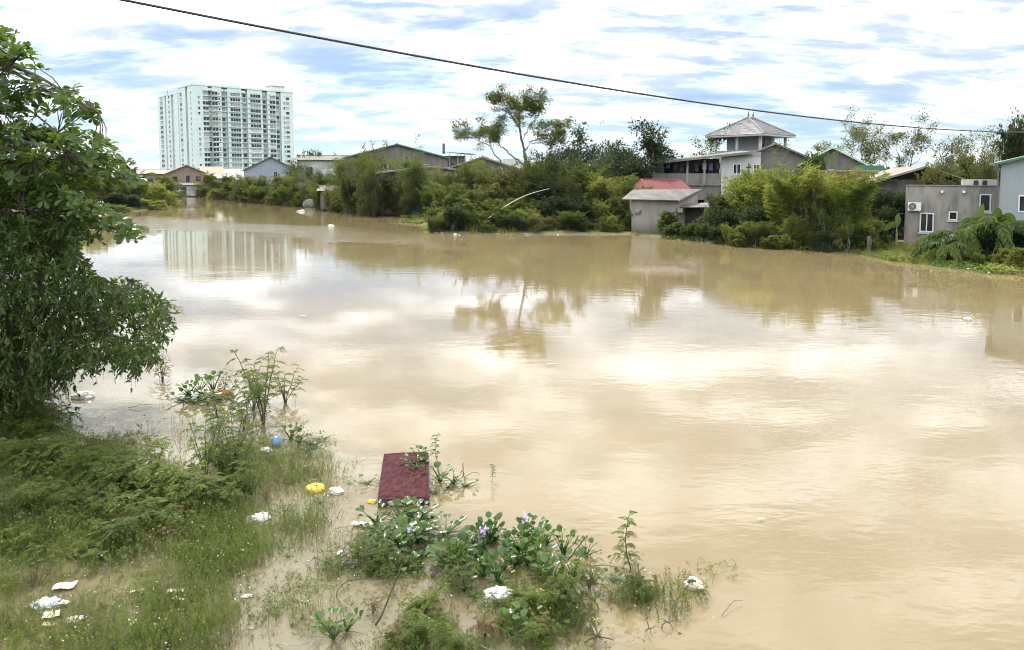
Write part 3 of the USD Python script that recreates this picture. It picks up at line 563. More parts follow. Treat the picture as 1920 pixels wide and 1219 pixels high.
z3 = lambda v: 5 + (330 - v) / F_PX * Ys; x3 = lambda u: (u - 1228) / F_PX * Ys
a, b_ = x3(1186), x3(1268)
part(t, 'front_wall', box(a, b_, 0, .18, -.6, z3(376)), 'plaster_shed')
gd = 3.4; e = math.radians(20)
gv = np.array([(0, -.6), (gd, -.6), (gd, z3(357)), (0, z3(376))]); c_, s_ = math.cos(math.radians(48)), math.sin(math.radians(48))
gw = MB(); P3 = [(b_ + q * c_, q * s_ + .0, zq) for q, zq in gv]; gw.add(P3 + [(x - .13, y + .13, z_) for x, y, z_ in P3], [(0, 1, 2, 3), (7, 6, 5, 4), (3, 2, 6, 7), (1, 5, 6, 2), (0, 3, 7, 4)])
part(t, 'gable_wall', gw.mesh(), 'plaster_shed')
part(t, 'side_wall', box(a, a + .18, .19, gd * s_, -.6, z3(374)), 'plaster_shed')
ro = .35
re = [np.array((x3(1166), -.45, z3(373.5))), np.array((b_ + .05, -.5, z3(376.5) + .05)), np.array((b_ + gd * c_ + .25, gd * s_ + .3, z3(355.5))), np.array((x3(1192), gd * s_ + .3, z3(357)))]
for k in range(5):            # five overlapping roof sheets
    q0, q1 = k / 5, (k + 1) / 5 + .006; dz = np.array([0, 0, .012 * (k % 2)])
    part(t, 'roof_sheet', MB().corr([re[0] + (re[1] - re[0]) * q0 + dz, re[0] + (re[1] - re[0]) * q1 + dz, re[3] + (re[2] - re[3]) * q1 + dz, re[3] + (re[2] - re[3]) * q0 + dz], .17, .03).mesh(), 'roof_sheet_grey')
part(t, 'barge_board', MB().slab([re[1] + [.04, 0, 0], re[2] + [.04, 0, 0], re[2] + [.12, .0, 0], re[1] + [.12, 0, 0]], .13).mesh(), 'metal_dark')
aw = part(t, 'awning', MB().corr([(x3(1274), -.2, z3(388.5)), (x3(1336), -.1, z3(388)), (x3(1330), 1.4, z3(381)), (x3(1286), 1.4, z3(383))], .17).mesh(), 'roof_sheet_grey')
part(aw, 'awning_post', MB().tube([(x3(1330), 0, -.2), (x3(1330), 0, z3(388))], .05, 6).mesh(), 'wood_dark')
part(t, 'doorway', box(b_ + .75, b_ + 2.6, 1.05, 1.3, -.3, z3(390)), 'interior_dark')
part(t, 'meter_box', box(b_ + .12, b_ + .55, -.16, .1, z3(398), z3(390)), 'plaster_grey')

# ------------------------------------------------------------------ right bank: brown roof, flat-roofed house, grey gable
Yb = 60.0; p = at(1690, 330, Yb); t = thing('brown_roof_house', 'house with a wide low brown sheet roof behind the flat-roofed house', 'house', (p[0], p[1], .4), -.40)
z4 = lambda v: 5 + (330 - v) / F_PX * Yb - .4; x4 = lambda u: (u - 1690) / F_PX * Yb * .9
part(t, 'front_wall', MB().add([(x4(1650), 0, 0), (x4(1790), 0, 0), (x4(1790), 0, z4(338)), (x4(1732), 0, z4(318)), (x4(1650), 0, z4(336))], [(0, 1, 2), (0, 2, 4), (2, 3, 4)]).mesh(), 'plaster_old') if False else \
    part(t, 'front_wall', MB().box(x4(1650), x4(1790), 0, .2, 0, z4(338)).mesh(), 'plaster_old')
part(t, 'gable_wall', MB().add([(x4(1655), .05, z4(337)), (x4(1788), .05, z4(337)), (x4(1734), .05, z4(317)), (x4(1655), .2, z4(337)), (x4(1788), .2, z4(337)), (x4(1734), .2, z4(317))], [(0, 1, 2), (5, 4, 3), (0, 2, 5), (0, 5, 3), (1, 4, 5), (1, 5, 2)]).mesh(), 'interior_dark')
part(t, 'roof', MB().corr([(x4(1628), -1.0, z4(343)), (x4(1602), 6, z4(334)), (x4(1692), 6, z4(313)), (x4(1730), -1.0, z4(312.5))], .25).mesh(), 'roof_brown')
part(t, 'roof', MB().corr([(x4(1800), -1.0, z4(336)), (x4(1790), 6, z4(330)), (x4(1692), 6, z4(313)), (x4(1730), -1.0, z4(312.5))], .25).mesh(), 'roof_brown')
part(t, 'barge_board', MB().slab([(x4(1628), -1.05, z4(342.6)), (x4(1731), -1.05, z4(311.8)), (x4(1731), -.95, z4(311.8)), (x4(1628), -.95, z4(342.6))], .16).mesh(), 'roof_sheet_grey')
part(t, 'green_ridge', box(x4(1608), x4(1668), 6.3, 6.5, z4(322), z4(308)), 'roof_green')

Yf = 50.0; p = at(1790, 330, Yf); fy = -math.atan(830 / F_PX) + .03; ct_ = math.cos(fy)
t = thing('flat_roof_house', 'grey plaster house with flat roof, stained walls and three dark windows', 'house', (p[0], p[1], .35), fy)
z5 = lambda v: 5 + (330 - v) / F_PX * Yf - .35; x5 = lambda u: (u - 1790) / F_PX * Yf * ct_
wl, wr, wt = x5(1699), x5(1884), z5(349)
ops = [(x5(1728), z5(437), x5(1755) - x5(1728), z5(400) - z5(437)), (x5(1782), z5(413), x5(1799) - x5(1782), z5(396) - z5(413)), (x5(1837), z5(396), x5(1858) - x5(1837), z5(363) - z5(396))]
part(t, 'front_wall', moved(wall(wr - wl, wt, [(a - wl, z_, w, h) for a, z_, w, h in ops]), t=(wl, 0, 0)), 'plaster_stained')
part(t, 'side_wall', box(wl, wl + .2, .21, 7, 0, wt), 'plaster_stained'); part(t, 'side_wall', box(wr - .2, wr, .21, 7, 0, wt), 'plaster_stained')
part(t, 'roof_slab', box(wl + .21, wr - .21, .21, 7, wt - .35, wt - .15), 'concrete_old')
part(t, 'parapet_cap', MB().box(wl - .05, wr + .05, -.05, .25, wt + .003, wt + .07).mesh(), 'concrete_old')
for i, (a, z_, w, h) in enumerate(ops): window(t, a, z_, w, h, 0, fw=.085, mull=[1, 0, 0][i], frame=['frame_white', 'frame_white', 'frame_grey'][i])
for (a, z_, w, h) in ops: part(t, 'window_sill', box(a - .08, a + w + .08, -.09, -.032, z_ - .10, z_ - .02), 'frame_grey')
part(t, 'interior', box(wl + .3, wr - .3, 1.2, 1.3, 0, wt - .5), 'interior_dark')
pp = MB()
for u in (1768, 1808): pp.tube([(x5(u), -.25, wt - .38), (x5(u), .1, wt - .36)], .09, 8)
part(t, 'drain_spout', pp.mesh(), 'plastic_white')
part(t, 'roof_hut', MB().box(x5(1808), x5(1874), 2.0, 5, wt - .1, wt + .42).mesh(), 'plaster_white')
for u in (1828, 1844): part(t, 'vent', box(x5(u), x5(u) + .28, 1.95, 1.99, wt + .05, wt + .38), 'interior_dark')
ac = thing('air_conditioner', 'white outdoor air-conditioning unit on the wall of the flat-roofed house', 'air conditioner', np.array([p[0] + x5(1717) * math.cos(fy), p[1] + x5(1717) * math.sin(fy), .35 + z5(388)]), fy)
part(ac, 'casing', box(-.40, .40, -.36, -.04, -.28, .28), 'plastic_white')
part(ac, 'fan_grille', moved(lathe([(.0, 0), (.235, 0), (.235, .03), (.215, .03), (.2, .012), (0, .012)], 20), np.array([[1, 0, 0], [0, 0, -1], [0, 1, 0]]), (-.12, -.362, 0)), 'frame_dark')
gr = MB()
for k in range(5): gr.tube([(-.12 + .2 * math.cos(k * .63), -.385, .2 * math.sin(k * .63)), (-.12 - .2 * math.cos(k * .63), -.385, -.2 * math.sin(k * .63))], .008, 4)
part(ac, 'fan_guard', gr.mesh(), 'metal_grey')
part(ac, 'bracket', MB().box(-.34, -.30, -.36, -.01, -.33, -.285).box(.30, .34, -.36, -.01, -.33, -.285).mesh(), 'metal_grey')

Yg = 45.0; p = at(1876, 330, Yg); t = thing('grey_gable_house', 'blue-grey rendered house with green roof edge at the right border', 'house', (p[0], p[1], .35), -math.atan(930 / F_PX))
z6 = lambda v: 5 + (330 - v) / F_PX * Yg - .35; x6 = lambda u: (u - 1876) / F_PX * Yg * .84
W6 = 7.2
part(t, 'front_wall', moved(wall(W6, z6(306), [(x6(1911), z6(397), 1.1, z6(365) - z6(397)), (4.6, z6(397), 1.1, z6(365) - z6(397))], gable=.9)), 'plaster_blue')
part(t, 'side_wall', box(0, .2, .21, 8, 0, z6(306)), 'plaster_blue'); part(t, 'side_wall', box(W6 - .2, W6, .21, 8, 0, z6(306)), 'plaster_blue')
for x_ in (x6(1911), 4.6): window(t, x_, z6(397), 1.1, z6(365) - z6(397), 0, fw=.08, mull=1)
part(t, 'roof', MB().corr([(-.35, -.3, z6(306)), (-.35, 8, z6(306)), (W6 / 2, 8, z6(306) + 1.05), (W6 / 2, -.3, z6(306) + 1.05)], .2).mesh(), 'roof_green_pale')
part(t, 'roof', MB().corr([(W6 + .35, -.3, z6(306)), (W6 + .35, 8, z6(306)), (W6 / 2, 8, z6(306) + 1.05), (W6 / 2, -.3, z6(306) + 1.05)], .2).mesh(), 'roof_green_pale')
part(t, 'fascia', MB().slab([(-.38, -.33, z6(306) - .02), (W6 / 2, -.33, z6(306) + 1.03), (W6 / 2, -.27, z6(306) + 1.03), (-.38, -.27, z6(306) - .02)], .12).mesh(), 'roof_green')
part(t, 'drain_pipe', MB().tube([(-.12, -.1, 0), (-.12, -.1, z6(306))], .05, 6).mesh(), 'metal_dark')
part(t, 'interior', box(.3, W6 - .3, 1.2, 1.3, 0, z6(310)), 'interior_dark')
# street lamp, pole and cable
p = at(1762, 330, 78); t = thing('street_lamp', 'thin grey curved-arm street lamp between the bare trees', 'street lamp', (p[0], p[1], .4))
part(t, 'pole', MB().tube([(0, 0, 0), (0, 0, 5.2), (.1, 0, 5.9), (.5, 0, 6.5), (1.1, 0, 6.8)], [.09, .07, .06, .05, .045], 6).mesh(), 'metal_grey')
part(t, 'lamp_head', MB().box(1.0, 1.6, -.12, .12, 6.76, 6.9).mesh(), 'metal_grey')
p = at(1783, 330, 80); t = thing('utility_pole', 'dark straight utility pole behind the flat-roofed house', 'utility pole', (p[0], p[1], .4))
part(t, 'pole', MB().tube([(0, 0, 0), (0, 0, 8.1)], [.16, .11], 8).mesh(), 'wood_dark'); part(t, 'crossarm', MB().box(-.5, .5, -.05, .05, 7.4, 7.52).mesh(), 'wood_dark')
def cable():
    obs = [(232, 0), (600, 70), (960, 139), (1400, 204), (1900, 248)]
    A, B = np.array([-.52 * 5.5, 5.5]), np.array([.68 * 15, 15.0]); ks, zs = [], []
    for u, v in obs:
        d = ray(u, v); m = np.array([[d[0], -(B - A)[0]], [d[1], -(B - A)[1]]]); q, k = np.linalg.solve(m, A); ks.append(k); zs.append(CAM_H + d[2] * q)
    c = np.polyfit(ks, zs, 2); k = np.linspace(-.7, 1.6, 60)
    pts = np.stack([A[0] + (B - A)[0] * k, A[1] + (B - A)[1] * k, np.polyval(c, k)], -1)
    solo('power_cable', MB().tube(pts, .0105, 6).mesh(), 'cable', 'black overhead cable sagging across the whole sky', 'cable', smooth=True)
cable()
# ------------------------------------------------------------------ leaves
T_DIAMOND = (np.array([(0, 0, 0), (.45, .5, .06), (1, 0, -.05), (.45, -.5, .06)]), np.array([(0, 2, 1), (0, 3, 2)]))
T_LANCE = (np.array([(0, 0, 0), (.35, .5, .08), (.35, 0, .0), (.35, -.5, .08), (.72, .36, .0), (.72, 0, -.06), (.72, -.36, .0), (1, 0, -.2)]),
           np.array([(0, 2, 1), (0, 3, 2), (1, 2, 4), (2, 5, 4), (2, 3, 5), (3, 6, 5), (4, 5, 7), (5, 6, 7)]))
T_OBOV = (np.array([(0, 0, 0), (.15, 0, .0), (.42, .30, .07), (.42, 0, .01), (.42, -.30, .07), (.72, .5, .06), (.72, 0, -.02), (.72, -.5, .06), (.93, .32, -.04), (.93, -.32, -.04), (1.0, 0, -.09)]),
          np.array([(0, 1, 2), (0, 4, 1), (1, 3, 2), (1, 4, 3), (2, 3, 5), (3, 6, 5), (3, 4, 6), (4, 7, 6), (5, 6, 8), (6, 7, 9), (6, 10, 8), (6, 9, 10)]))
def unit(a): return a / np.maximum(np.linalg.norm(a, axis=-1, keepdims=True), 1e-9)
def leaves(P, D, L, wr, tmpl, rng, up=(0, 0, 1.0), jit=.5):
    """one leaf per row: base P, axis D, length L, width/length wr -> (leaf count x verts, faces) as arrays"""
    P = np.asarray(P, float); n = len(P); D = unit(np.asarray(D, float)); L = np.broadcast_to(np.asarray(L, float), (n,)); wr = np.broadcast_to(np.asarray(wr, float), (n,))
    u = np.asarray(up, float) + rng.normal(0, jit, (n, 3)); N = unit(u - (u * D).sum(-1, keepdims=True) * D); B = np.cross(N, D)
    tv, tf = tmpl
    V = P[:, None] + L[:, None, None] * (tv[None, :, 0:1] * D[:, None] + tv[None, :, 1:2] * wr[:, None, None] * B[:, None] + tv[None, :, 2:3] * N[:, None])
    return V, tf
def joined(V, tf):
    n, k = V.shape[:2]
    return (V.reshape(-1, 3), (tf[None] + (np.arange(n) * k)[:, None, None]).reshape(-1, 3))
def ball(rng, n): return unit(rng.normal(0, 1, (n, 3)))

leafmat('leaf_mid', [(.15, (.024, .042, .010)), (.5, (.078, .106, .022)), (.85, (.175, .185, .045))], trans=.45)
leafmat('leaf_dark', [(.15, (.013, .024, .010)), (.5, (.028, .046, .016)), (.85, (.060, .080, .026))], trans=.28)
leafmat('leaf_light', [(.15, (.055, .085, .018)), (.5, (.135, .165, .034)), (.85, (.24, .25, .062))], trans=.5)
leafmat('leaf_olive', [(.15, (.045, .060, .018)), (.5, (.090, .100, .030)), (.85, (.150, .140, .050))], trans=.35)
leafmat('leaf_dry', [(.15, (.10, .075, .03)), (.5, (.17, .13, .055)), (.85, (.26, .20, .09))], trans=.3)
leafmat('leaf_gloss', [(.15, (.018, .036, .009)), (.5, (.048, .092, .016)), (.85, (.105, .155, .028))], rough=.28, trans=.40, spec=.55, patch=.8)
leafmat('leaf_hang', [(.15, (.018, .036, .009)), (.5, (.046, .086, .015)), (.85, (.115, .155, .030))], rough=.3, trans=.40, spec=.5, patch=.9)
leafmat('leaf_hyacinth', [(.15, (.022, .055, .012)), (.5, (.055, .115, .022)), (.85, (.125, .19, .045))], rough=.33, trans=.35, spec=.7, patch=1.5)
leafmat('leaf_fern', [(.15, (.045, .075, .016)), (.5, (.105, .150, .032)), (.85, (.22, .245, .068))], rough=.4, trans=.46, patch=1.2)
leafmat('leaf_weed', [(.15, (.065, .09, .024)), (.5, (.125, .155, .048)), (.85, (.25, .26, .10))], rough=.6, trans=.45, patch=.9)
leafmat('leaf_reed', [(.15, (.07, .07, .03)), (.5, (.13, .12, .055)), (.85, (.20, .18, .09))], rough=.7, trans=.3, patch=1)
leafmat('leaf_palm', [(.15, (.030, .060, .012)), (.5, (.065, .110, .022)), (.85, (.130, .160, .040))], rough=.4, trans=.38, patch=.7)
mat('bark', (.055, .045, .035), (.12, .10, .08), scale=2.5, stretch=(1, 1, .3), rough=.95, bump=.5)
mat('bark_pale', (.17, .15, .12), (.26, .23, .19), scale=2.5, stretch=(1, 1, .3), rough=.95, bump=.4)
mat('bamboo_pole', (.34, .31, .21), (.42, .39, .29), scale=2, rough=.6)
mat('twig', (.035, .03, .018), (.075, .062, .04), scale=6, rough=.9)
mat('stem_green', (.07, .10, .03), (.12, .14, .05), scale=6, rough=.6)

# ------------------------------------------------------------------ bushes: seven plants, set out as copies
def bush_mesh(rng, n, L, wr, lobes=14, gap=.44, droop=.0, sprigs=70):
    c = np.stack([rng.uniform(-1, 1, lobes), rng.uniform(-.9, .9, lobes), rng.uniform(.3, 2.2, lobes)], -1)
    r = rng.uniform(.32, .75, lobes); c[-2:, 2] = (2.0, 2.2); c[-2:, :2] *= .5; c[:, :2] *= np.clip(1.25 - .28 * c[:, 2:3], .4, 1.1)
    c = np.vstack([c, [[0, 0, .8]]]); r = np.append(r, 1.0)
    k = rng.integers(0, len(r), n * 2); d = ball(rng, n * 2); q = rng.uniform(.25, 1.0, n * 2) ** .5
    P = c[k] + d * (r[k] * q)[:, None] + rng.normal(0, .05, d.shape)
    keep = (meshkit.noise(P * 1.9 + 31, 7) > gap - .1 * (P[:, 2] > 1.5)) & (P[:, 2] > .02)
    P, d = P[keep][:int(n * .72)], d[keep][:int(n * .72)]
    D = d * .7 + rng.normal(0, .65, d.shape) + [0, 0, .25 - droop]
    # shoots that stand out of the outline
    j = rng.integers(0, len(r), sprigs); sd = unit(ball(rng, sprigs) + [0, 0, .7]); sp = c[j] + sd * r[j][:, None] * .8; m = int(n * .28) // sprigs
    t = np.tile(np.linspace(0, 1, m), sprigs); kk = np.repeat(np.arange(sprigs), m); ln = rng.uniform(.35, .95, sprigs)
    Q = sp[kk] + sd[kk] * (t * ln[kk])[:, None] - np.array([0, 0, .35]) * (t ** 2 * ln[kk])[:, None] + rng.normal(0, .045, (len(t), 3))
    P = np.vstack([P, Q]); D = np.vstack([D, sd[kk] * .5 + ball(rng, len(t)) * .7]); ok = P[:, 2] > .02; P, D = P[ok], D[ok]
    return joined(*leaves(P, D, L * rng.uniform(.55, 1.3, len(P)), wr, T_DIAMOND, rng))
def spray_mesh(rng, stems, per, L, wr, H=3.0, R=1.1, lean=.5):
    """upright stems with leaves all along: bamboo, willow and mimosa growth"""
    P, D, mb = [], [], MB()
    for _ in range(stems):
        a, q = rng.uniform(0, 6.28), rng.uniform(0, 1) ** .5; b0 = np.array([q * R * math.cos(a) * .55, q * R * math.sin(a) * .55, 0]); h = H * rng.uniform(.55, 1.0)
        out = np.array([math.cos(a + rng.normal(0, .5)), math.sin(a + rng.normal(0, .5)), 0]) * lean * rng.uniform(.3, 1.3)
        t = np.linspace(0, 1, 7)[:, None]; pts = b0 + np.array([0, 0, 1.0]) * h * (t - .18 * t ** 3) + out * h * .5 * t ** 2
        mb.tube(pts, np.linspace(.022, .006, 7), 4)
        tt = rng.uniform(.18, 1, per) ** .8; base = np.stack([np.interp(tt, t[:, 0], pts[:, i]) for i in range(3)], -1)
        dd = ball(rng, per) * [1, 1, .5]; off = rng.uniform(0, .42, per)[:, None] * (1.1 - tt[:, None])
        P.append(base + dd * off); D.append(dd + [0, 0, .1] + out)
    P, D = np.vstack(P), np.vstack(D); ok = P[:, 2] > .03
    return joined(*leaves(P[ok], D[ok], L * rng.uniform(.6, 1.3, ok.sum()), wr, T_DIAMOND, rng)), mb.mesh()
def stub(rng):
    m = MB()
    for _ in range(6):
        a = rng.uniform(0, 6.28); m.tube([(0, 0, -.2), (.3 * math.cos(a), .3 * math.sin(a), .8), (.75 * math.cos(a), .75 * math.sin(a), 1.7)], [.05, .035, .012], 5)
    return m.mesh()
BUSH = {}
SIZE = {'round': (2.75, 3.0), 'dark': (2.75, 3.0), 'light': (2.75, 3.0), 'olive': (2.7, 3.0), 'broad': (2.75, 3.0), 'feather': (2.55, 2.4), 'bamboo': (2.5, 2.6)}
def bush(kind, u, vtop, Y, wpx, label=None, group=None, sink=0.1):
    """a wide low growth is several bushes side by side"""
    p = at(u, 330, Y); h = at(u, vtop, Y)[2] - max(float(bank(p[0], p[1])), -.05); k = int(np.clip(round(wpx / F_PX * Y / (h * 1.15)), 1, 3))
    for i in range(k):
        one_bush(kind, u + ((i + .5) / k - .5) * wpx, vtop + (i * 7 % 3) * 3 * (k > 1), Y + (i * 5 % 3 - 1) * .5 * (k > 1), wpx / k * (1 + .25 * (k > 1)), label if k == 1 or group else label + [', left one', ', right one', ', third one'][i], group, sink)
def one_bush(kind, u, vtop, Y, wpx, label=None, group=None, sink=0.1, depth=.85, rot=None):
    """a bush of a kind whose top stands at row vtop when Y metres away; wpx: its width in the picture"""
    rng = np.random.default_rng(int(u * 7 + vtop * 13 + Y * 3)); p = at(u, 330, Y); zb = max(float(bank(p[0], p[1])), -.05) - sink
    h = (at(u, vtop, Y)[2] - zb) * 1.10; w = wpx / F_PX * Y * 1.22; TOP, WID = SIZE.get(kind, (2.5, 2.9)); sc = (w / WID, w / WID * depth, h / TOP); rz = rng.uniform(0, 6.28) if rot is None else rot
    loc = (p[0], p[1], zb)
    if kind not in BUSH:
        r = np.random.default_rng(100 + len(BUSH)); nm, mt = {'round': ('leafy_bush', 'leaf_mid'), 'dark': ('dark_bush', 'leaf_dark'), 'light': ('pale_bush', 'leaf_light'), 'olive': ('olive_bush', 'leaf_olive'),
            'feather': ('feathery_bush', 'leaf_mid'), 'bamboo': ('bamboo_thicket', 'leaf_light'), 'broad': ('broadleaf_bush', 'leaf_mid')}[kind]
        t = thing(nm, label, 'bamboo' if kind == 'bamboo' else 'bush', loc, rz, group=group, scale=sc); BUSH[kind] = t
        if kind in ('feather', 'bamboo'):
            f, s = spray_mesh(r, 60, 150, .17, .22) if kind == 'feather' else spray_mesh(r, 55, 150, .22, .16, lean=.75)
            part(t, 'foliage', f, mt); part(t, 'stems', s, 'bark' if kind == 'feather' else 'stem_green', kind='stuff')
        else:
            f = {'round': lambda: bush_mesh(r, 9000, .15, .5), 'dark': lambda: bush_mesh(r, 9000, .17, .5, gap=.36), 'light': lambda: bush_mesh(r, 8000, .14, .45, gap=.46), 'olive': lambda: bush_mesh(r, 8000, .14, .4, gap=.45),
                 'broad': lambda: bush_mesh(r, 3800, .27, .55, gap=.42)}[kind]()
            part(t, 'foliage', f, mt); part(t, 'stem', stub(r), 'bark')
        return t
    return dup(BUSH[kind], loc, rz, sc, label, group)
TH = 'bushes of the thicket in the middle of the far bank'
for i, (k, u, v, Y, w) in enumerate([('round', 845, 372, 70, 90), ('feather', 880, 345, 73, 110), ('round', 905, 385, 68, 110), ('light', 865, 400, 68, 90), ('olive', 940, 330, 75, 110), ('feather', 985, 340, 74, 100),
        ('round', 960, 392, 67.5, 100), ('feather', 1020, 400, 68, 90), ('olive', 1010, 322, 77, 90), ('feather', 1060, 306, 75, 120), ('round', 1100, 330, 73, 110), ('dark', 1065, 375, 69.5, 110), ('dark', 1105, 385, 69, 100),
        ('feather', 1140, 330, 72, 110), ('light', 1150, 385, 68, 80), ('round', 1165, 372, 69, 70), ('olive', 900, 335, 78, 90), ('dark', 1030, 350, 72, 80), ('light', 1120, 345, 71, 70), ('light', 835, 412, 69, 60), ('olive', 1000, 415, 66.5, 70), ('olive', 915, 418, 66.8, 90),
        ('feather', 1095, 300, 79, 80), ('light', 1160, 408, 66.2, 60), ('feather', 845, 345, 77, 80), ('olive', 880, 328, 80, 90), ('feather', 925, 326, 79, 80), ('feather', 965, 318, 79, 70), ('olive', 1035, 305, 79, 70), ('feather', 820, 350, 82, 70), ('olive', 860, 395, 68.5, 60), ('feather', 935, 372, 70, 80), ('feather', 1000, 372, 70.5, 70), ('feather', 1125, 372, 69, 60), ('feather', 890, 405, 67.5, 70), ('light', 990, 398, 67.2, 60), ('olive', 1060, 345, 72, 70), ('feather', 1175, 350, 72, 50)]):
    bush(k, u, v, Y, w, {'round': 'mid green leafy bush in the thicket by the water', 'feather': 'feathery green shrub in the thicket by the water', 'light': 'pale green bush at the front of the thicket', 'olive': 'olive brown half bare bush in the thicket', 'dark': 'dark green bush in the shade of the thicket'}[k], TH + ', ' + k)
for k, u, v, Y, w, lab in [('dark', 712, 372, 97.5, 68, 'very dark round bush overhanging the water left of the green shack'), ('light', 690, 360, 100, 80, 'bright green bush behind the very dark round bush'), ('light', 745, 372, 100, 60, None),
        ('round', 600, 352, 125, 90, None), ('round', 545, 345, 132, 90, None), ('light', 500, 348, 140, 90, None), ('round', 570, 300, 134, 55, 'bushy tree in front of the whitewashed house wall'), ('dark', 590, 295, 136, 40, 'dark small tree against the whitewashed house'),
        ('olive', 655, 322, 118, 70, None), ('olive', 700, 300, 108, 80, 'olive shrubby tree before the green-roofed building wall'), ('round', 760, 310, 106, 70, None), ('feather', 630, 352, 112, 80, None), ('olive', 730, 335, 103, 80, None), ('round', 660, 372, 109, 70, None),
        ('round', 545, 362, 128, 90, None), ('light', 480, 362, 143, 60, None), ('feather', 800, 335, 95, 70, None), ('round', 830, 345, 90, 70, None), ('olive', 780, 345, 99, 60, None), ('round', 610, 366, 120, 70, None), ('light', 575, 368, 124, 60, None),
        ('round', 405, 330, 178, 70, None), ('feather', 395, 350, 175, 40, None), ('round', 440, 345, 160, 60, None), ('light', 425, 358, 158, 70, None), ('dark', 465, 350, 150, 50, None), ('round', 520, 335, 145, 60, 'round green bush below the window of the blue-grey house'), ('light', 395, 362, 178, 60, None), ('feather', 690, 325, 99, 80, None), ('feather', 740, 325, 97, 90, None), ('olive', 715, 345, 95, 70, None), ('feather', 785, 352, 93, 50, None), ('olive', 650, 345, 103, 70, None), ('feather', 620, 325, 125, 70, None), ('feather', 830, 325, 93, 60, None), ('feather', 560, 345, 126, 80, None), ('olive', 590, 345, 122, 60, None), ('feather', 505, 350, 138, 70, None), ('feather', 622, 350, 106, 40, None), ('round', 645, 356, 104.5, 50, None), ('olive', 668, 350, 104, 40, None), ('feather', 600, 346, 110, 40, None)]:
    bush(k, u, v, Y, w, lab or {'round': 'leafy bush along the bank before the far houses', 'light': 'pale green bush along the bank before the far houses', 'feather': 'feathery shrub along the bank before the far houses', 'olive': 'olive shrub along the bank before the far houses', 'dark': 'dark bush along the bank before the far houses'}[k], None if lab else 'bushes before the far houses, ' + k)
for k, u, v, Y, w in [('feather', 215, 335, 115, 90), ('light', 280, 345, 118, 80), ('round', 180, 345, 108, 90), ('feather', 150, 325, 105, 90), ('light', 300, 360, 121, 60), ('dark', 235, 365, 109, 60), ('light', 265, 372, 111, 90), ('round', 110, 340, 100, 100), ('dark', 250, 330, 130, 60), ('light', 200, 380, 103, 80), ('round', 310, 335, 150, 60)]:
    bush(k, u, v, Y, w, {'round': 'leafy bush on the left bank beyond the near tree', 'light': 'pale green bush on the left bank beyond the near tree', 'feather': 'feathery shrub on the left bank beyond the near tree', 'dark': 'dark bush on the left bank beyond the near tree'}[k], 'bushes of the left bank, ' + k)
for k, u, v, Y, w, lab in [('broad', 1255, 402, 62.5, 50, 'small leafy bush at the right corner of the grey shed wall'), ('broad', 1300, 420, 60, 80, 'broad-leaved bush hanging over the water right of the shed'), ('broad', 1275, 425, 60.5, 60, None), ('round', 1350, 372, 60, 90, None), ('light', 1400, 345, 59, 110, 'bright green tree-like bush right of the shed awning'), ('light', 1430, 335, 60, 90, None),
        ('broad', 1345, 425, 57.5, 70, None), ('dark', 1390, 400, 57.5, 100, None), ('dark', 1440, 395, 55.5, 100, None), ('round', 1465, 350, 57, 100, None), ('bamboo', 1500, 318, 54, 150, 'tall bamboo thicket at the water right of the shed'), ('bamboo', 1560, 325, 53, 140, 'second bamboo thicket, before the brick wall'), ('olive', 1520, 345, 52, 70, 'brownish withered stand of bamboo with bare lower stems'),
        ('round', 1590, 345, 53, 90, None), ('light', 1600, 390, 51.5, 80, 'bright yellow green bush right of the bamboo'), ('light', 1625, 395, 52, 60, None), ('round', 1440, 425, 54, 90, None), ('broad', 1420, 440, 53.2, 90, 'low broad-leaved growth at the water below the bamboo'), ('broad', 1480, 445, 51.5, 90, None), ('round', 1400, 330, 66, 80, None), ('dark', 1480, 335, 62, 80, None),
        ('dark', 1650, 365, 56, 70, 'dark shrub left of the flat-roofed house'), ('dark', 1685, 372, 55, 60, None), ('dark', 1665, 395, 54, 60, None), ('broad', 1650, 420, 52.5, 50, None), ('round', 1535, 300, 72, 70, None), ('round', 1650, 452, 48.2, 34, 'small leafy shrub beside the mossy stump'),
        ('olive', 1775, 322, 62, 90, 'brownish creeper mass over the roof edge behind the flat-roofed house'), ('olive', 1740, 328, 58, 70, None), ('round', 1810, 305, 66, 70, None), ('olive', 1850, 312, 62, 60, None), ('dark', 1905, 250, 64, 70, 'dark foliage mass above the blue-grey house'),
        ('light', 1905, 468, 41, 60, None), ('broad', 1860, 478, 41, 60, None), ('broad', 1800, 478, 43, 60, None), ('dark', 1870, 440, 42.5, 60, None), ('dark', 1915, 440, 42, 60, None), ('broad', 1940, 470, 39.5, 70, None)]:
    bush(k, u, v, Y, w, lab or {'round': 'leafy bush on the right bank by the houses', 'light': 'pale green bush on the right bank by the houses', 'olive': 'olive shrub on the right bank by the houses', 'dark': 'dark bush on the right bank by the houses', 'broad': 'broad-leaved bush on the right bank by the houses'}[k], None if lab else 'bushes of the right bank, ' + k)

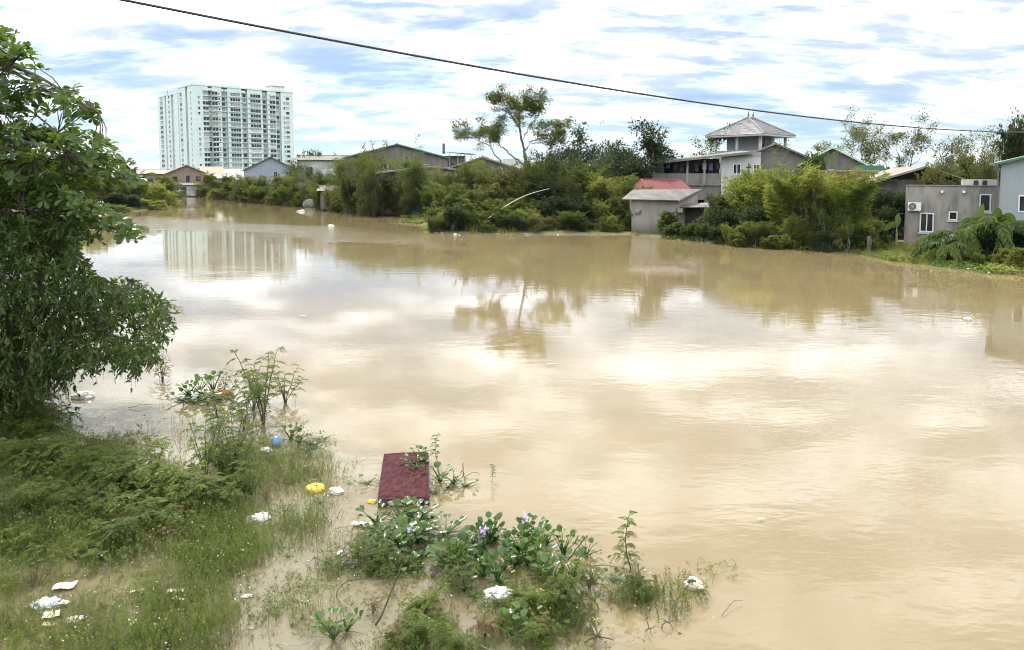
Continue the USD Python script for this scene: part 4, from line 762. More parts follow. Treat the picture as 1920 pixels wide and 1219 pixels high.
rw = np.random.default_rng(71)
for i, u in enumerate(np.arange(828, 1190, 24)): bush(['feather', 'dark', 'feather', 'olive', 'round'][i % 5], u + rw.uniform(-6, 6), rw.uniform(392, 418), rw.uniform(65.4, 66.4), rw.uniform(38, 56), 'low shrub overhanging the waterline below the thicket', 'waterline shrubs below the thicket')
for i, u in enumerate(np.arange(1300, 1620, 26)): v0 = np.interp(u, [1240, 1400, 1600], [447, 462, 473]); bush(['broad', 'feather', 'dark', 'light'][i % 4], u + rw.uniform(-6, 6), v0 - rw.uniform(24, 60), G(u, v0)[1] + rw.uniform(.2, 1.2), rw.uniform(36, 56), 'low shrub overhanging the waterline below the bamboo', 'waterline shrubs below the bamboo')
for i, (u, v) in enumerate([(700, 318), (722, 326), (748, 320), (768, 330), (790, 326), (812, 330), (690, 335), (735, 340), (660, 330), (640, 340), (780, 345), (850, 322), (875, 320), (905, 318), (950, 314), (985, 310), (620, 330), (480, 328), (455, 338), (470, 346), (560, 330), (540, 335), (590, 330)]):
    bush('feather' if i % 3 else 'olive', u, v + 2, [93, 96, 99][i % 3] if 640 < u < 830 else (78 if u >= 830 else 141), rw.uniform(34, 56), 'upright sparse shrub before the low houses', 'upright shrubs before the low houses')
for i, u in enumerate(np.arange(470, 700, 22)): v0 = np.interp(u, [480, 600, 680], [378, 387, 402]); bush(['round', 'feather', 'light'][i % 3], u, v0 - rw.uniform(18, 34), G(u, v0)[1] + 1, rw.uniform(34, 50), 'low shrub at the waterline before the far houses', 'waterline shrubs before the far houses')

# ------------------------------------------------------------------ trees
def limb(rng, p, d, L, r, n=6, wob=.22, up=.05):
    pts, rad, d = [np.array(p, float)], [r], unit(np.array(d, float))
    for k in range(n):
        d = unit(d + rng.normal(0, wob, 3) + [0, 0, up]); pts.append(pts[-1] + d * L / n); rad.append(r * (1 - .55 * (k + 1) / n))
    return np.array(pts), np.array(rad), d
def grow(rng, mb, tips, p, d, L, r, lev, spread=.8, ratio=.68, kids=(2, 4), up=.06, wob=.2):
    d = unit(np.array(d, float)); pts, rad, d2 = limb(rng, p, d, L, r, wob=wob, up=up); mb.tube(pts, rad, 7 if r > .06 else 4)
    if lev == 0:
        for q in pts[2:]: tips.append((q, d2))
        return
    for k in range(int(rng.integers(*kids)) + 1):
        i = len(pts) - 1 if k == 0 else int(rng.integers(2, len(pts))); a = unit(rng.normal(0, 1, 3)); dk = unit(unit(pts[i] - pts[i - 1]) + (a - a @ d * d) * spread * (.5 if k == 0 else 1))
        grow(rng, mb, tips, pts[i], dk, L * ratio * rng.uniform(.8, 1.2), rad[i] * (.8 if k == 0 else .62), lev - 1, spread, ratio, kids, up, wob)
def crown(rng, tips, per, R, L, wr, flat=.7, tmpl=T_DIAMOND, keep=1.0):
    P = np.array([t[0] for t in tips]); D = np.array([t[1] for t in tips])
    if keep < 1: m = rng.uniform(0, 1, len(P)) < keep; P, D = P[m], D[m]
    k = np.repeat(np.arange(len(P)), per); b = ball(rng, len(k)); off = b * (R * rng.uniform(.1, 1, len(k)) ** .6)[:, None] * [1, 1, flat]
    return joined(*leaves(P[k] + off, b * .7 + D[k] * .4 + rng.normal(0, .3, b.shape), L * rng.uniform(.6, 1.3, len(k)), wr, tmpl, rng))
def tree(name, label, u, Y, vtop, seed, trunk=.4, levels=3, r=.16, leaf='leaf_mid', per=10, R=.35, L=.2, wr=.4, keep=1.0, spread=.8, lean=(0, 0, 1), first=.45, group=None, bark='bark', flat=.7, kids=(2, 4), up=.06, cat='tree', wob=.2):
    rng = np.random.default_rng(seed); p = at(u, 330, Y); zb = float(bank(p[0], p[1])) - .1; H = at(u, vtop, Y)[2] - zb
    t = thing(name, label, cat, (p[0], p[1], zb), 0, group=group); mb, tips = MB(), []
    grow(rng, mb, tips, (0, 0, 0), lean, H * first, r, levels, spread, .68, kids, up, wob)
    top = np.percentile([q[0][2] for q in tips], 95) + R * .4; k = H / top
    V, F = mb.mesh(); part(t, 'trunk', (V * k, F), bark); tips = [(q * k, d) for q, d in tips]
    part(t, 'crown', crown(rng, tips, per, R, L, wr, flat, keep=keep), leaf)
    return t
# the tall half-bare tree in the middle
def tall_tree():
    rng = np.random.default_rng(21); Y0 = 79.0; p = at(990, 330, Y0); zb = float(bank(p[0], p[1])) - .1
    t = thing('tall_tree', 'tall wide half-bare tree with thin crown standing above the thicket', 'tree', (p[0], p[1], zb)); mb, tips = MB(), []
    def pt(u, v, dy=0): return at(u, v, Y0 + dy) - [p[0], p[1], zb]
    def chain(pts, r0, r1):
        q = np.array([pt(*a) for a in pts]); n = 18; s = np.linspace(0, 1, len(q)); ss = np.linspace(0, 1, n)
        c = np.stack([np.interp(ss, s, q[:, i]) for i in range(3)], -1); c[1:-1] += rng.normal(0, .06, (n - 2, 3)); mb.tube(c, np.linspace(r0, r1, n), 7); return c
    def boughs(c, lo, k, L, r, lev=2, up=.1, spread=.9):
        L = L * .92
        for _ in range(k):
            i = int(rng.integers(int(lo * 17), 17)); d = unit(c[min(i + 1, 17)] - c[i - 1]); a = unit(rng.normal(0, 1, 3)); a[1] *= 1.0
            grow(rng, mb, tips, c[i], unit(d + a * spread), L * rng.uniform(.7, 1.2), r, lev, .75, .7, (2, 4), up, .22)
    main = chain([(988, 345), (987, 310), (983, 285), (979, 268), (976, 250)], .17, .11)
    c1 = chain([(976, 250), (970, 232), (958, 215), (948, 208, 1), (934, 200, 1)], .10, .03); boughs(c1, .35, 10, 1.25, .03)
    c2 = chain([(976, 250), (974, 225), (972, 216, -1), (977, 202, -1)], .09, .03); boughs(c2, .3, 11, 1.25, .03)
    c3 = chain([(983, 283), (997, 266), (1015, 258, 1), (1035, 250, 1), (1052, 240, 2)], .075, .02); boughs(c3, .4, 10, 1.1, .022)
    c4 = chain([(979, 262), (995, 235), (1010, 215, -1), (1015, 200, -2)], .07, .03); boughs(c4, .4, 9, 1.2, .025)
    c5 = chain([(988, 318), (968, 298), (948, 282, 1), (928, 262, 1), (905, 240, 2)], .10, .03); boughs(c5, .5, 10, 1.3, .028)
    c6 = chain([(945, 312), (930, 290, -1), (915, 272, -1), (893, 262, -2), (880, 255, -2)], .07, .02); boughs(c6, .4, 9, 1.1, .022)
    c7 = chain([(975, 322), (960, 315), (945, 312)], .085, .07)
    c8 = chain([(996, 268), (1025, 270, 1), (1045, 262, 1), (1055, 250, 1)], .05, .015); boughs(c8, .4, 6, .9, .015)
    part(t, 'trunk', mb.mesh(), 'bark')
    part(t, 'crown', crown(rng, tips, 8, .40, .21, .42, .5, keep=.72), 'leaf_mid')
tall_tree()
tree('broad_crown_tree', 'dense dark leafy tree left of the veranda house, left one of the pair', 1135, 81, 250, 31, leaf='leaf_dark', per=18, R=.75, L=.30, wr=.5, levels=3, r=.17, first=.32, kids=(3, 5))
tree('broad_crown_tree', 'dense dark leafy tree left of the veranda house, the taller right one', 1195, 82, 243, 37, leaf='leaf_dark', per=18, R=.75, L=.30, wr=.5, levels=3, r=.17, first=.32, kids=(3, 5))
tree('broad_crown_tree', 'dark low tree in front of the dense pair, beside the thicket', 1165, 79, 285, 35, leaf='leaf_dark', per=9, R=.5, L=.26, wr=.5, levels=3, r=.2, first=.38, kids=(3, 5))
tree('almond_tree', 'spreading leafy tree rising behind the veranda roof left of the pavilion', 1325, 96, 255, 41, leaf='leaf_mid', per=10, R=.55, L=.3, wr=.5, levels=3, r=.18, first=.45, spread=1.1, flat=.35)
tree('almond_tree', 'small leafy tree under the eave of the pavilion', 1362, 96, 268, 43, leaf='leaf_mid', per=10, R=.5, L=.3, wr=.5, levels=2, r=.14, first=.5, spread=1.0, flat=.4)
tree('bare_tree', 'half-bare storm-stripped tree right of the green gable, left one', 1610, 90, 232, 51, leaf='leaf_olive', per=11, R=.42, L=.23, wr=.45, levels=4, r=.2, keep=.7, first=.34, spread=1.0)
tree('bare_tree', 'fuller half-bare tree with dark lower crown right of the green gable', 1672, 90, 236, 53, leaf='leaf_olive', per=12, R=.5, L=.24, wr=.45, levels=4, r=.2, keep=.75, first=.32, spread=1.2)
tree('bare_tree', 'leafy tree between the bare tree and the street lamp', 1712, 86, 268, 55, leaf='leaf_dark', per=10, R=.45, L=.24, wr=.5, levels=3, r=.2, keep=.8, first=.42)
tree('bare_tree', 'thin bare tree with few leaves beside the utility pole', 1815, 68, 250, 57, leaf='leaf_olive', per=8, R=.34, L=.18, wr=.4, levels=4, r=.14, keep=.42, first=.34, bark='bark_pale')
tree('bare_tree', 'wide leafy-topped bare tree behind the blue-grey house', 1872, 66, 222, 59, leaf='leaf_olive', per=10, R=.42, L=.2, wr=.4, levels=4, r=.18, keep=.65, first=.34, spread=.95, bark='bark_pale')
tree('bare_tree', 'second leafy-topped tree at the right border behind the roof', 1925, 70, 222, 61, leaf='leaf_mid', per=8, R=.4, L=.2, wr=.4, levels=4, r=.2, keep=.6, first=.38)
tree('slender_tree', 'thin sparse sapling rising right of the tall tree', 1066, 76, 234, 63, leaf='leaf_olive', per=7, R=.25, L=.17, wr=.4, levels=2, r=.06, keep=.6, first=.62, spread=.5)
tree('slender_tree', 'sparse small tree between the sapling and the dark pair', 1088, 77, 262, 65, leaf='leaf_dark', per=8, R=.3, L=.2, wr=.45, levels=3, r=.09, keep=.6, first=.45)
tree('flat_crown_tree', 'small flat-topped tree sticking above the left end of the green roof', 682, 108, 268, 67, leaf='leaf_mid', per=14, R=.45, L=.24, wr=.5, levels=2, r=.12, first=.6, spread=.7, flat=.45)
tree('flat_crown_tree', 'small leafy tree rising in front of the ridge of the green roof', 770, 107, 266, 69, leaf='leaf_mid', per=14, R=.42, L=.24, wr=.5, levels=2, r=.12, first=.6, spread=.7, flat=.5)
tree('flat_crown_tree', 'tiny leaf tuft above the green roof right of the flat-topped tree', 717, 108, 275, 71, leaf='leaf_mid', per=12, R=.35, L=.22, wr=.5, levels=1, r=.1, first=.72, spread=.5, flat=.5)
tree('flat_crown_tree', 'small tree standing above the flat roofs left of the whitewashed house', 588, 138, 288, 73, leaf='leaf_mid', per=14, R=.5, L=.26, wr=.5, levels=2, r=.14, first=.5, spread=.8)
tree('bank_tree', 'grey-green tree in front of the brown wall left of the low house', 668, 106, 300, 75, leaf='leaf_olive', per=9, R=.5, L=.2, wr=.45, levels=3, r=.13, first=.42)
tree('bank_tree', 'thin tree with pale limbs before the low grey house', 742, 101, 310, 77, leaf='leaf_olive', per=7, R=.45, L=.2, wr=.45, levels=3, r=.12, first=.42, keep=.7)
tree('bank_tree', 'leafy tree leaning over the water right of the blue-grey house', 560, 130, 312, 79, leaf='leaf_mid', per=10, R=.55, L=.22, wr=.45, levels=3, r=.15, first=.42)
tree('bank_tree', 'thin tree rising over the bamboo beside the grey annex', 1525, 70, 262, 81, leaf='leaf_mid', per=10, R=.35, L=.2, wr=.45, levels=2, r=.08, first=.6, flat=.4)
tree('bank_tree', 'small tree behind the bamboo beside the green gable', 1490, 72, 268, 83, leaf='leaf_mid', per=10, R=.3, L=.2, wr=.45, levels=2, r=.08, first=.6, flat=.4, keep=.7)
tree('bank_tree', 'bare-stemmed tree with a forked dark trunk at the water right of the bamboo', 1545, 50.5, 392, 85, leaf='leaf_mid', per=9, R=.3, L=.16, wr=.4, levels=3, r=.15, first=.45, keep=.7)
tree('bank_tree', 'creeper-hung sapling between the forked trunk and the stump', 1590, 48.8, 415, 87, leaf='leaf_olive', per=8, R=.2, L=.13, wr=.4, levels=2, r=.06, first=.5, keep=.6)
for i, (u, Y, v, lf, lab) in enumerate([(628, 118, 300, 'leaf_mid', 'leafy tree hiding the right part of the whitewashed house'), (705, 99, 298, 'leaf_mid', 'leafy tree before the left end of the low grey house'), (792, 94, 306, 'leaf_mid', 'leafy tree over the green shack'), (852, 84, 308, 'leaf_olive', 'olive tree where the thicket begins'), (925, 80, 306, 'leaf_mid', 'leafy tree beside the blue water tank'), (1115, 76, 290, 'leaf_dark', 'dark leafy tree behind the right end of the thicket'), (455, 150, 330, 'leaf_mid', 'leafy tree before the grey annex'), (585, 130, 302, 'leaf_mid', 'leafy tree before the left part of the whitewashed house'), (742, 96, 308, 'leaf_olive', 'olive leafy tree before the middle of the low grey house'), (820, 90, 312, 'leaf_mid', 'leafy tree just right of the green shack'), (668, 110, 296, 'leaf_mid', 'leafy tree where the green roof begins')]):
    tree('thicket_tree', lab, u, Y, v, 900 + i, leaf=lf, per=14, R=.6, L=.2, wr=.45, levels=3, r=.1, first=.34, spread=1.0, kids=(3, 5))
# fallen pale bamboo pole, and loose branches on the bank
a, b_ = at(916, 409, 66.5), at(1030, 354, 70)
tt = np.linspace(0, 1, 12)[:, None]; pts = a + (b_ - a) * tt + np.array([0, 0, 1.0]) * .45 * np.sin(tt * np.pi)
pp = solo('bamboo_pole', MB().tube(pts, np.linspace(.055, .025, 12), 6).mesh(), 'bamboo_pole', 'pale bare bamboo pole leaning out of the thicket over the water', 'pole')
rng = np.random.default_rng(91)
for i, (u0, v0, u1, v1, Y) in enumerate([(585, 385, 600, 376, 121), (600, 377, 680, 389, 117), (590, 388, 650, 391, 120), (720, 350, 742, 372, 99), (735, 345, 745, 338, 99), (700, 340, 740, 360, 102)]):
    a, b_ = at(u0, v0, Y), at(u1, v1, Y - 1); tt = np.linspace(0, 1, 8)[:, None]; pts = a + (b_ - a) * tt + rng.normal(0, .1, (8, 3))
    solo('dead_branch', MB().tube(pts, np.linspace(.11, .04, 8), 5).mesh(), 'wood_grey', ['grey dead branch rising from the heap of driftwood on the far bank', 'long grey driftwood log lying along the far bank', 'grey driftwood log at the waterline of the far bank', 'pale broken limb hanging before the low grey house', 'short pale broken stick above the broken limb', 'bare limb lying across the bushes left of the shack'][i], 'branch')
p = at(598, 384, 119); solo('rubble_heap', trimesh.util.concatenate([trimesh.creation.icosphere(1, .9).apply_transform(trimesh.transformations.compose_matrix(scale=(rng.uniform(.8, 1.9), 1, rng.uniform(.5, 1.0)), translate=p + rng.normal(0, .7, 3) * [1.5, .5, .2])) for _ in range(7)]), 'concrete_old', 'heap of grey rubble on the far bank below the whitewashed house', 'rubble', kind='stuff')
p = at(1635, 330, 47.5); t = thing('tree_stump', 'broken mossy stump standing at the waterline left of the red tarpaulin', 'stump', (p[0], p[1], -.2))
part(t, 'trunk', MB().tube([(0, 0, 0), (.02, 0, .7), (-.04, 0, 1.35)], [.17, .14, .12], 7).mesh(), 'bark')
part(t, 'moss', joined(*leaves(rng.normal(0, .12, (160, 3)) * [1, 1, 3.2] + [0, 0, .75], ball(rng, 160), .10, .5, T_DIAMOND, rng)), 'leaf_dark')

# palms
def frond(rng, base, d, L, droop, n=22, lw=.045, ll=.42, curl=.0):
    """a feather palm leaf: arching rib with leaflets hanging from both sides"""
    t = np.linspace(0, 1, 10)[:, None]; d = unit(np.array(d, float)); pts = np.array(base) + d * L * t + np.array([0, 0, -1.0]) * droop * L * t ** 2.2
    mb = MB().tube(pts, np.linspace(.028, .006, 10), 5)
    s = np.repeat(np.linspace(.14, 1, n), 2); side = np.tile([1, -1], n); P = np.stack([np.interp(s, t[:, 0], pts[:, i]) for i in range(3)], -1)
    tan = unit(np.stack([np.interp(s, t[:, 0], np.gradient(pts[:, i])) for i in range(3)], -1)); lat = unit(np.cross(tan, [0, 0, 1.0])) * side[:, None]
    D = lat * .8 + tan * .65 + [0, 0, -.55] + rng.normal(0, .12, P.shape); ln = ll * (1 - .75 * np.abs(s - .45) ** 1.5) * rng.uniform(.85, 1.1, len(s))
    V, tf = leaves(P, D, ln, lw / ll * 1.6, T_LANCE, rng, jit=.15); mb.add(*joined(V, tf)); return mb.mesh()
def palm(name, label, loc, H, n, L, seed, droop=.5, lean=(0, 0), lw=.05, ll=.45, r=.09, up=(.2, 1.1), cat='palm tree'):
    rng = np.random.default_rng(seed); t = thing(name, label, cat, loc)
    top = np.array([lean[0], lean[1], H]); s = np.linspace(0, 1, 7)[:, None]
    part(t, 'trunk', MB().tube(np.array([0, 0, -.3]) * (1 - s) + top * s, np.linspace(r, r * .75, 7), 8).mesh(), 'bark_pale')
    for k in range(n):
        a = k * 2.4 + rng.uniform(-.3, .3); e = rng.uniform(*up)
        part(t, 'frond', frond(rng, top, (math.cos(a) * math.cos(e), math.sin(a) * math.cos(e), math.sin(e)), L * rng.uniform(.8, 1.15), droop * rng.uniform(.7, 1.3), lw=lw, ll=ll), 'leaf_palm' if 'areca' not in name else 'leaf_dark')
    return t
p = at(1224, 330, 79); palm('areca_palm', 'slim palm with drooping fronds at the left end of the veranda house', (p[0], p[1], .3), at(1224, 277, 79)[2] - .3, 11, 1.7, 201, .6, lw=.07, ll=.5)
for i, (u, Y, H, n, L, sd, lean, lab) in enumerate([(1815, 43.5, 1.4, 13, 2.4, 203, (-.6, -.3), 'bent young palm with long drooping fronds before the flat-roofed house'), (1858, 43, 1.8, 14, 2.6, 205, (.2, -.3), 'young palm with arching fronds left of the blue-grey house wall'),
        (1905, 42.5, 1.6, 13, 2.7, 207, (.1, -.2), 'young palm at the right border before the blue-grey house'), (1790, 43, .8, 11, 2.0, 209, (-.5, -.4), 'flattened palm with fronds trailing towards the red tarpaulin')]):
    p = at(u, 330, Y); palm('young_palm', lab, (p[0], p[1], float(bank(p[0], p[1]))), H, n, L, sd, .75, lean, lw=.07, ll=.55, r=.10, up=(.15, 1.0))
def banana(label, u, v, Y, dirs, seed):
    rng = np.random.default_rng(seed); p = at(u, 330, Y); t = thing('banana_plant', label, 'banana plant', (p[0], p[1], .3)); H = at(u, v, Y)[2] - .3
    part(t, 'stem', MB().tube([(0, 0, -.2), (.03, 0, H * .5), (.0, 0, H)], [.09, .075, .04], 7).mesh(), 'stem_green')
    for dx, dz, L, dr in dirs:
        s = np.linspace(0, 1, 9)[:, None]; d = unit(np.array([dx, rng.uniform(-.4, .4), dz])); q = np.array([0, 0, H]) + d * L * s - np.array([0, 0, 1.0]) * dr * L * s ** 2.4
        w = (.22 * np.sin(np.pi * np.clip(s * .95 + .05, 0, 1)) ** .6) * L / 1.6; lat = unit(np.cross(np.gradient(q, axis=0), [.2, 1, .2])); fold = np.array([0, 0, .3])
        A, B_ = q + lat * w - fold * w, q - lat * w - fold * w; k = np.arange(8)
        v_ = np.vstack([A, q, B_]); part(t, 'leaf', (v_, np.vstack([np.stack([k, k + 1, k + 10, k + 9], 1), np.stack([k + 9, k + 10, k + 19, k + 18], 1)])), 'leaf_palm')
banana('tall banana plant with a hanging split leaf against the blue-grey wall', 1880, 415, 43.8, [(-.25, 1, 1.5, .5), (.5, .8, 1.5, .9), (-.8, .4, 1.6, .5), (.9, .2, 1.2, .6)], 211)
banana('banana plant with an upright rolled leaf before the tall window', 1838, 420, 44.2, [(.25, 1, 1.5, .15), (-.6, .6, 1.3, .7), (.8, .4, 1.4, .8)], 213)
banana('banana plant bending beside the wall of the flat-roofed house', 1685, 425, 50.5, [(.3, 1, 1.6, .4), (-.7, .6, 1.5, .8), (-.9, .3, 1.3, .7)], 215)
# odds and ends on the right bank
p = G(1738, 456, .45); v = []
rng = np.random.default_rng(17); n = 13; gxx, gyy = np.meshgrid(np.linspace(-1.05, 1.05, n), np.linspace(-.5, .5, 7)); zt = .16 * meshkit.fbm(np.stack([gxx * 4, gyy * 5, gxx * 0], -1), 3, 2) - .02
edge = 1 + .25 * (meshkit.noise(np.stack([gxx * 3, gyy * 3, gxx * 0 + 9], -1), 3) - .5); q = (np.arange(6)[:, None] * n + np.arange(n - 1)[None]).ravel()
solo('red_tarpaulin', (np.stack([gxx * edge + p[0], gyy * edge + p[1], zt + .03 + np.maximum(bank((gxx * edge + p[0]).ravel(), (gyy * edge + p[1]).ravel()).reshape(gxx.shape), 0)], -1).reshape(-1, 3), np.stack([q, q + 1, q + n + 1, q + n], 1)), 'tarp_red', 'crumpled bright red tarpaulin on the grass before the flat-roofed house', 'tarpaulin', smooth=True)
p = G(1712, 452, .4); t = thing('wire_basket', 'dark red woven crate lying beside the red tarpaulin', 'basket', (p[0], p[1], float(bank(p[0], p[1])) + .02), .3)
m = MB()
for x_ in np.linspace(-.55, .55, 9): m.box(x_ - .02, x_ + .02, -.4, -.37, 0, .75); m.box(x_ - .02, x_ + .02, .37, .4, 0, .75)
for z_ in np.linspace(.03, .75, 6): m.box(-.57, .57, -.405, -.365, z_ - .02, z_ + .02); m.box(-.57, .57, .365, .405, z_ - .02, z_ + .02); m.box(-.575, -.535, -.4, .4, z_ - .02, z_ + .02); m.box(.535, .575, -.4, .4, z_ - .02, z_ + .02)
part(t, 'lattice', m.mesh(), 'basket_red', kind='stuff')
part(t, 'sack', moved((trimesh.creation.icosphere(2, .36).vertices * [1.2, .8, .8], trimesh.creation.icosphere(2, .36).faces), t=(0, 0, .32)), 'interior_dark', smooth=True)
for u, v, w, lab in ((1687, 463, .55, 'white board lying on the grass left of the basket'), (1700, 484, .9, 'pale plank floating at the edge below the grass')):
    p = G(u, v, .1); solo('plank', moved(box(-w / 2, w / 2, -.1, .1, 0, .05), t=(p[0], p[1], max(float(bank(p[0], p[1])), 0) + (.22 if u == 1687 else .01))), 'frame_white', lab, 'board')

# ------------------------------------------------------------------ grass of the banks and floating plants
def tuft(rng, n, H, R, w, leafy=0, ll=.03):
    P, D, mbv = [], [], []
    for _ in range(n):
        a, q = rng.uniform(0, 6.28), R * rng.uniform(0, 1) ** .5; b0 = np.array([q * math.cos(a), q * math.sin(a), -.03]); h = H * rng.uniform(.5, 1.1); ln = rng.normal(0, .32, 2) * h
        s = np.linspace(0, 1, 4)[:, None]; c = b0 + np.array([0, 0, h]) * s + np.array([*ln, 0]) * s ** 1.8; th = rng.uniform(0, 3.14); sd = np.array([math.cos(th), math.sin(th), 0]) * w
        k = np.arange(3); v = np.vstack([c - sd * (1 - .8 * s), c + sd * (1 - .8 * s)]); mbv.append((v, np.stack([k, k + 1, k + 5, k + 4], 1)))
        if leafy:
            tt = rng.uniform(.2, 1, leafy); P.append(np.stack([np.interp(tt, s[:, 0], c[:, i]) for i in range(3)], -1)); D.append(ball(rng, leafy) + [0, 0, .4])
    m = MB()
    for v, f in mbv: m.add(v, f)
    if leafy: m.add(*joined(*leaves(np.vstack(P), np.vstack(D), ll * rng.uniform(.6, 1.4, n * leafy), .35, T_DIAMOND, rng)))
    return m.mesh()
def scatter(name, protos, mats, pos, yaw, scale, label, cat, idx=None, seed=0):
    rng = np.random.default_rng(seed); p = numbered('/World', name); pi = UsdGeom.PointInstancer.Define(stage, p); data(pi.GetPrim(), label=label, category=cat, kind='stuff'); paths = []
    for k, (m, mt) in enumerate(zip(protos, mats)):
        paths.append(part(p, 'tuft', m, mt))
    pos = np.asarray(pos, np.float32); n = len(pos)
    pi.CreatePrototypesRel().SetTargets([Sdf.Path(q) for q in paths]); pi.CreatePositionsAttr(Vt.Vec3fArray.FromNumpy(pos))
    pi.CreateProtoIndicesAttr(Vt.IntArray.FromNumpy((rng.integers(0, len(paths), n) if idx is None else np.asarray(idx)).astype(np.int32)))
    pi.CreateOrientationsAttr(Vt.QuathArray([Gf.Quath(math.cos(a / 2), 0, 0, math.sin(a / 2)) for a in yaw])); pi.CreateScalesAttr(Vt.Vec3fArray.FromNumpy(np.asarray(scale, np.float32)))
    return p
rng = np.random.default_rng(301)
# bank grass: a belt along the far shore and the lawn before the houses
L_ = river_edge.length; s = rng.uniform(0, L_, 9000); pts = shapely.get_coordinates(shapely.line_interpolate_point(river_edge, s)) + rng.normal(0, 1.6, (9000, 2))
lawn = np.stack([rng.uniform(20, 34, 2600), rng.uniform(41, 56, 2600)], -1); pts = np.vstack([pts, lawn])
thin = (np.arange(len(pts)) >= 9000) | (pts[:, 0] > 21) | (rng.uniform(0, 1, len(pts)) < .18)
ok = thin & ~shapely.contains_xy(river.buffer(-.5), pts[:, 0], pts[:, 1]) & (pts[:, 1] > 30) & (np.abs(pts[:, 0]) < pts[:, 1] * .8); pts = pts[ok]
zb = np.maximum(bank(pts[:, 0], pts[:, 1]), -.02)
sc = rng.uniform(.7, 1.5, len(pts)) * np.where(pts[:, 0] > 19, .5, 1.0); scatter('bank_grass', [tuft(rng, 34, .36, .34, .012), tuft(rng, 30, .30, .34, .016), tuft(rng, 24, .5, .3, .012)], ['leaf_weed', 'leaf_olive', 'leaf_light'], np.c_[pts, zb], rng.uniform(0, 6.28, len(pts)), np.repeat(sc[:, None], 3, 1), 'rough green grass along the edge of the far bank', 'grass')
def pad_patch(rng, n, R, L, H=.12):
    P = np.stack([rng.normal(0, R * .5, n), rng.normal(0, R * .5, n), rng.uniform(.02, H, n)], -1); return joined(*leaves(P, ball(rng, n) * [1, 1, .35] + [0, 0, .25], L * rng.uniform(.6, 1.2, n), .75, T_OBOV, rng))
fp = []
for u, v, n in [(1715, 488, 10), (1740, 490, 8), (1790, 492, 10), (1820, 497, 10), (1850, 502, 12), (1880, 506, 12), (1905, 509, 12), (1930, 512, 12), (1765, 492, 8), (1835, 490, 10), (1890, 494, 12), (1430, 458, 10), (1400, 455, 8), (1460, 462, 10), (1500, 464, 8), (1370, 452, 8), (820, 432, 8), (780, 408, 8), (795, 418, 8), (1295, 449, 6), (450, 374, 8), (500, 378, 8), (250, 394, 8), (290, 390, 8), (320, 384, 6)]:
    c = G(u, v)
    for _ in range(n): q = c + rng.normal(0, .9, 3) * [1.2, .7, 0]; fp.append((q[0], q[1], 0.0))
scatter('floating_plants', [pad_patch(rng, 70, .8, .17), pad_patch(rng, 60, .7, .2, .25)], ['leaf_hyacinth', 'leaf_light'], fp, rng.uniform(0, 6.28, len(fp)), np.ones((len(fp), 3)), 'belt of floating green water plants at the edge of the far bank', 'water plants')
# litter washed against the far bank
LM = ['plastic_white', 'frame_white', 'plastic_white', 'cloth_pale']
def litter_mesh(rng, s):
    m = trimesh.creation.icosphere(1, 1.0); v = np.array(m.vertices); v *= 1 + .35 * (meshkit.noise(v * 2.3 + rng.uniform(0, 50, 3), 5)[:, None] - .5) * 2; return (v * np.array(s), np.array(m.faces))
for i in range(40):
    u = rng.uniform(815, 1190) if i < 36 else rng.uniform(440, 660); c = G(u, 0 + (rng.normal(438, 1.6) if i < 36 else 382 + (u - 500) * .03 + rng.normal(0, 1.5)) ); s = rng.uniform(.05, .15)
    solo('washed_up_scrap', moved(litter_mesh(rng, (s * rng.uniform(1, 1.8), s, s * .55)), t=(c[0], c[1], .04)), 'plastic_white' if rng.random() < .45 else 'roof_sheet_grey', 'scrap of pale litter washed up at the far waterline', 'litter', 'litter along the far waterline')
# trees far beyond the houses, one mass to the eye
rng = np.random.default_rng(777); fa = rng.uniform(-1.25, 1.25, 520); fr = rng.uniform(190, 420, 520); fr = np.where((fa > -.5) & (fa < -.2), np.maximum(fr, 330), fr)
fa = np.append(fa, rng.uniform(-.75, -.50, 60)); fr = np.append(fr, rng.uniform(128, 190, 60))
fpos = np.stack([np.sin(fa) * fr, np.cos(fa) * fr, np.full(len(fa), .3)], -1); near_river = shapely.distance(shapely.points(fpos[:, 0], fpos[:, 1]), river) < 6; fpos = fpos[~near_river]
fs = rng.uniform(1.6, 3.2, len(fpos)); scatter('distant_trees', [bush_mesh(rng, 1500, .42, .5, lobes=14, gap=.40), bush_mesh(rng, 1500, .42, .5, lobes=12, gap=.40)], ['leaf_mid', 'leaf_dark'], fpos, rng.uniform(0, 6.28, len(fpos)), np.stack([fs * 1.5, fs * 1.5, fs * .85], -1), 'far belt of trees behind the houses along the horizon', 'trees')
# ------------------------------------------------------------------ the two trees leaning in at the left
def inside(poly, rng, n, y0, y1):
    """n points at random distances whose place in the picture falls in a crown's outline, thinned to clumps"""
    P = Polygon(poly); b = P.bounds; out = []
    while len(out) < n:
        u, v, Y = rng.uniform(b[0], b[2]), rng.uniform(b[1], b[3]), rng.uniform(y0, y1)
        q = at(u, v, Y)
        if P.contains(shapely.Point(u, v)) and meshkit.noise(q * 1.3 + 11, 3) > .27: out.append(q)
    return np.array(out)
def near_leaf_parts(t, V, tf, mat_, count, rng, base, name='leaf'):
    """the leaves that show largest as parts of their own, the rest as one crown"""
    c = V.mean(1); u = F_PX * c[:, 0] / c[:, 1]
    dist = np.linalg.norm(c - [0, 0, CAM_H], axis=1) + np.where(np.abs(u) > 940, 50, 0) + rng.uniform(0, .8, len(c)); o = np.argsort(dist); V = V - base
    for i in o[:count]: part(t, name, (V[i], tf), mat_)
    part(t, 'crown', joined(V[o[count:]], tf), mat_, kind='stuff')
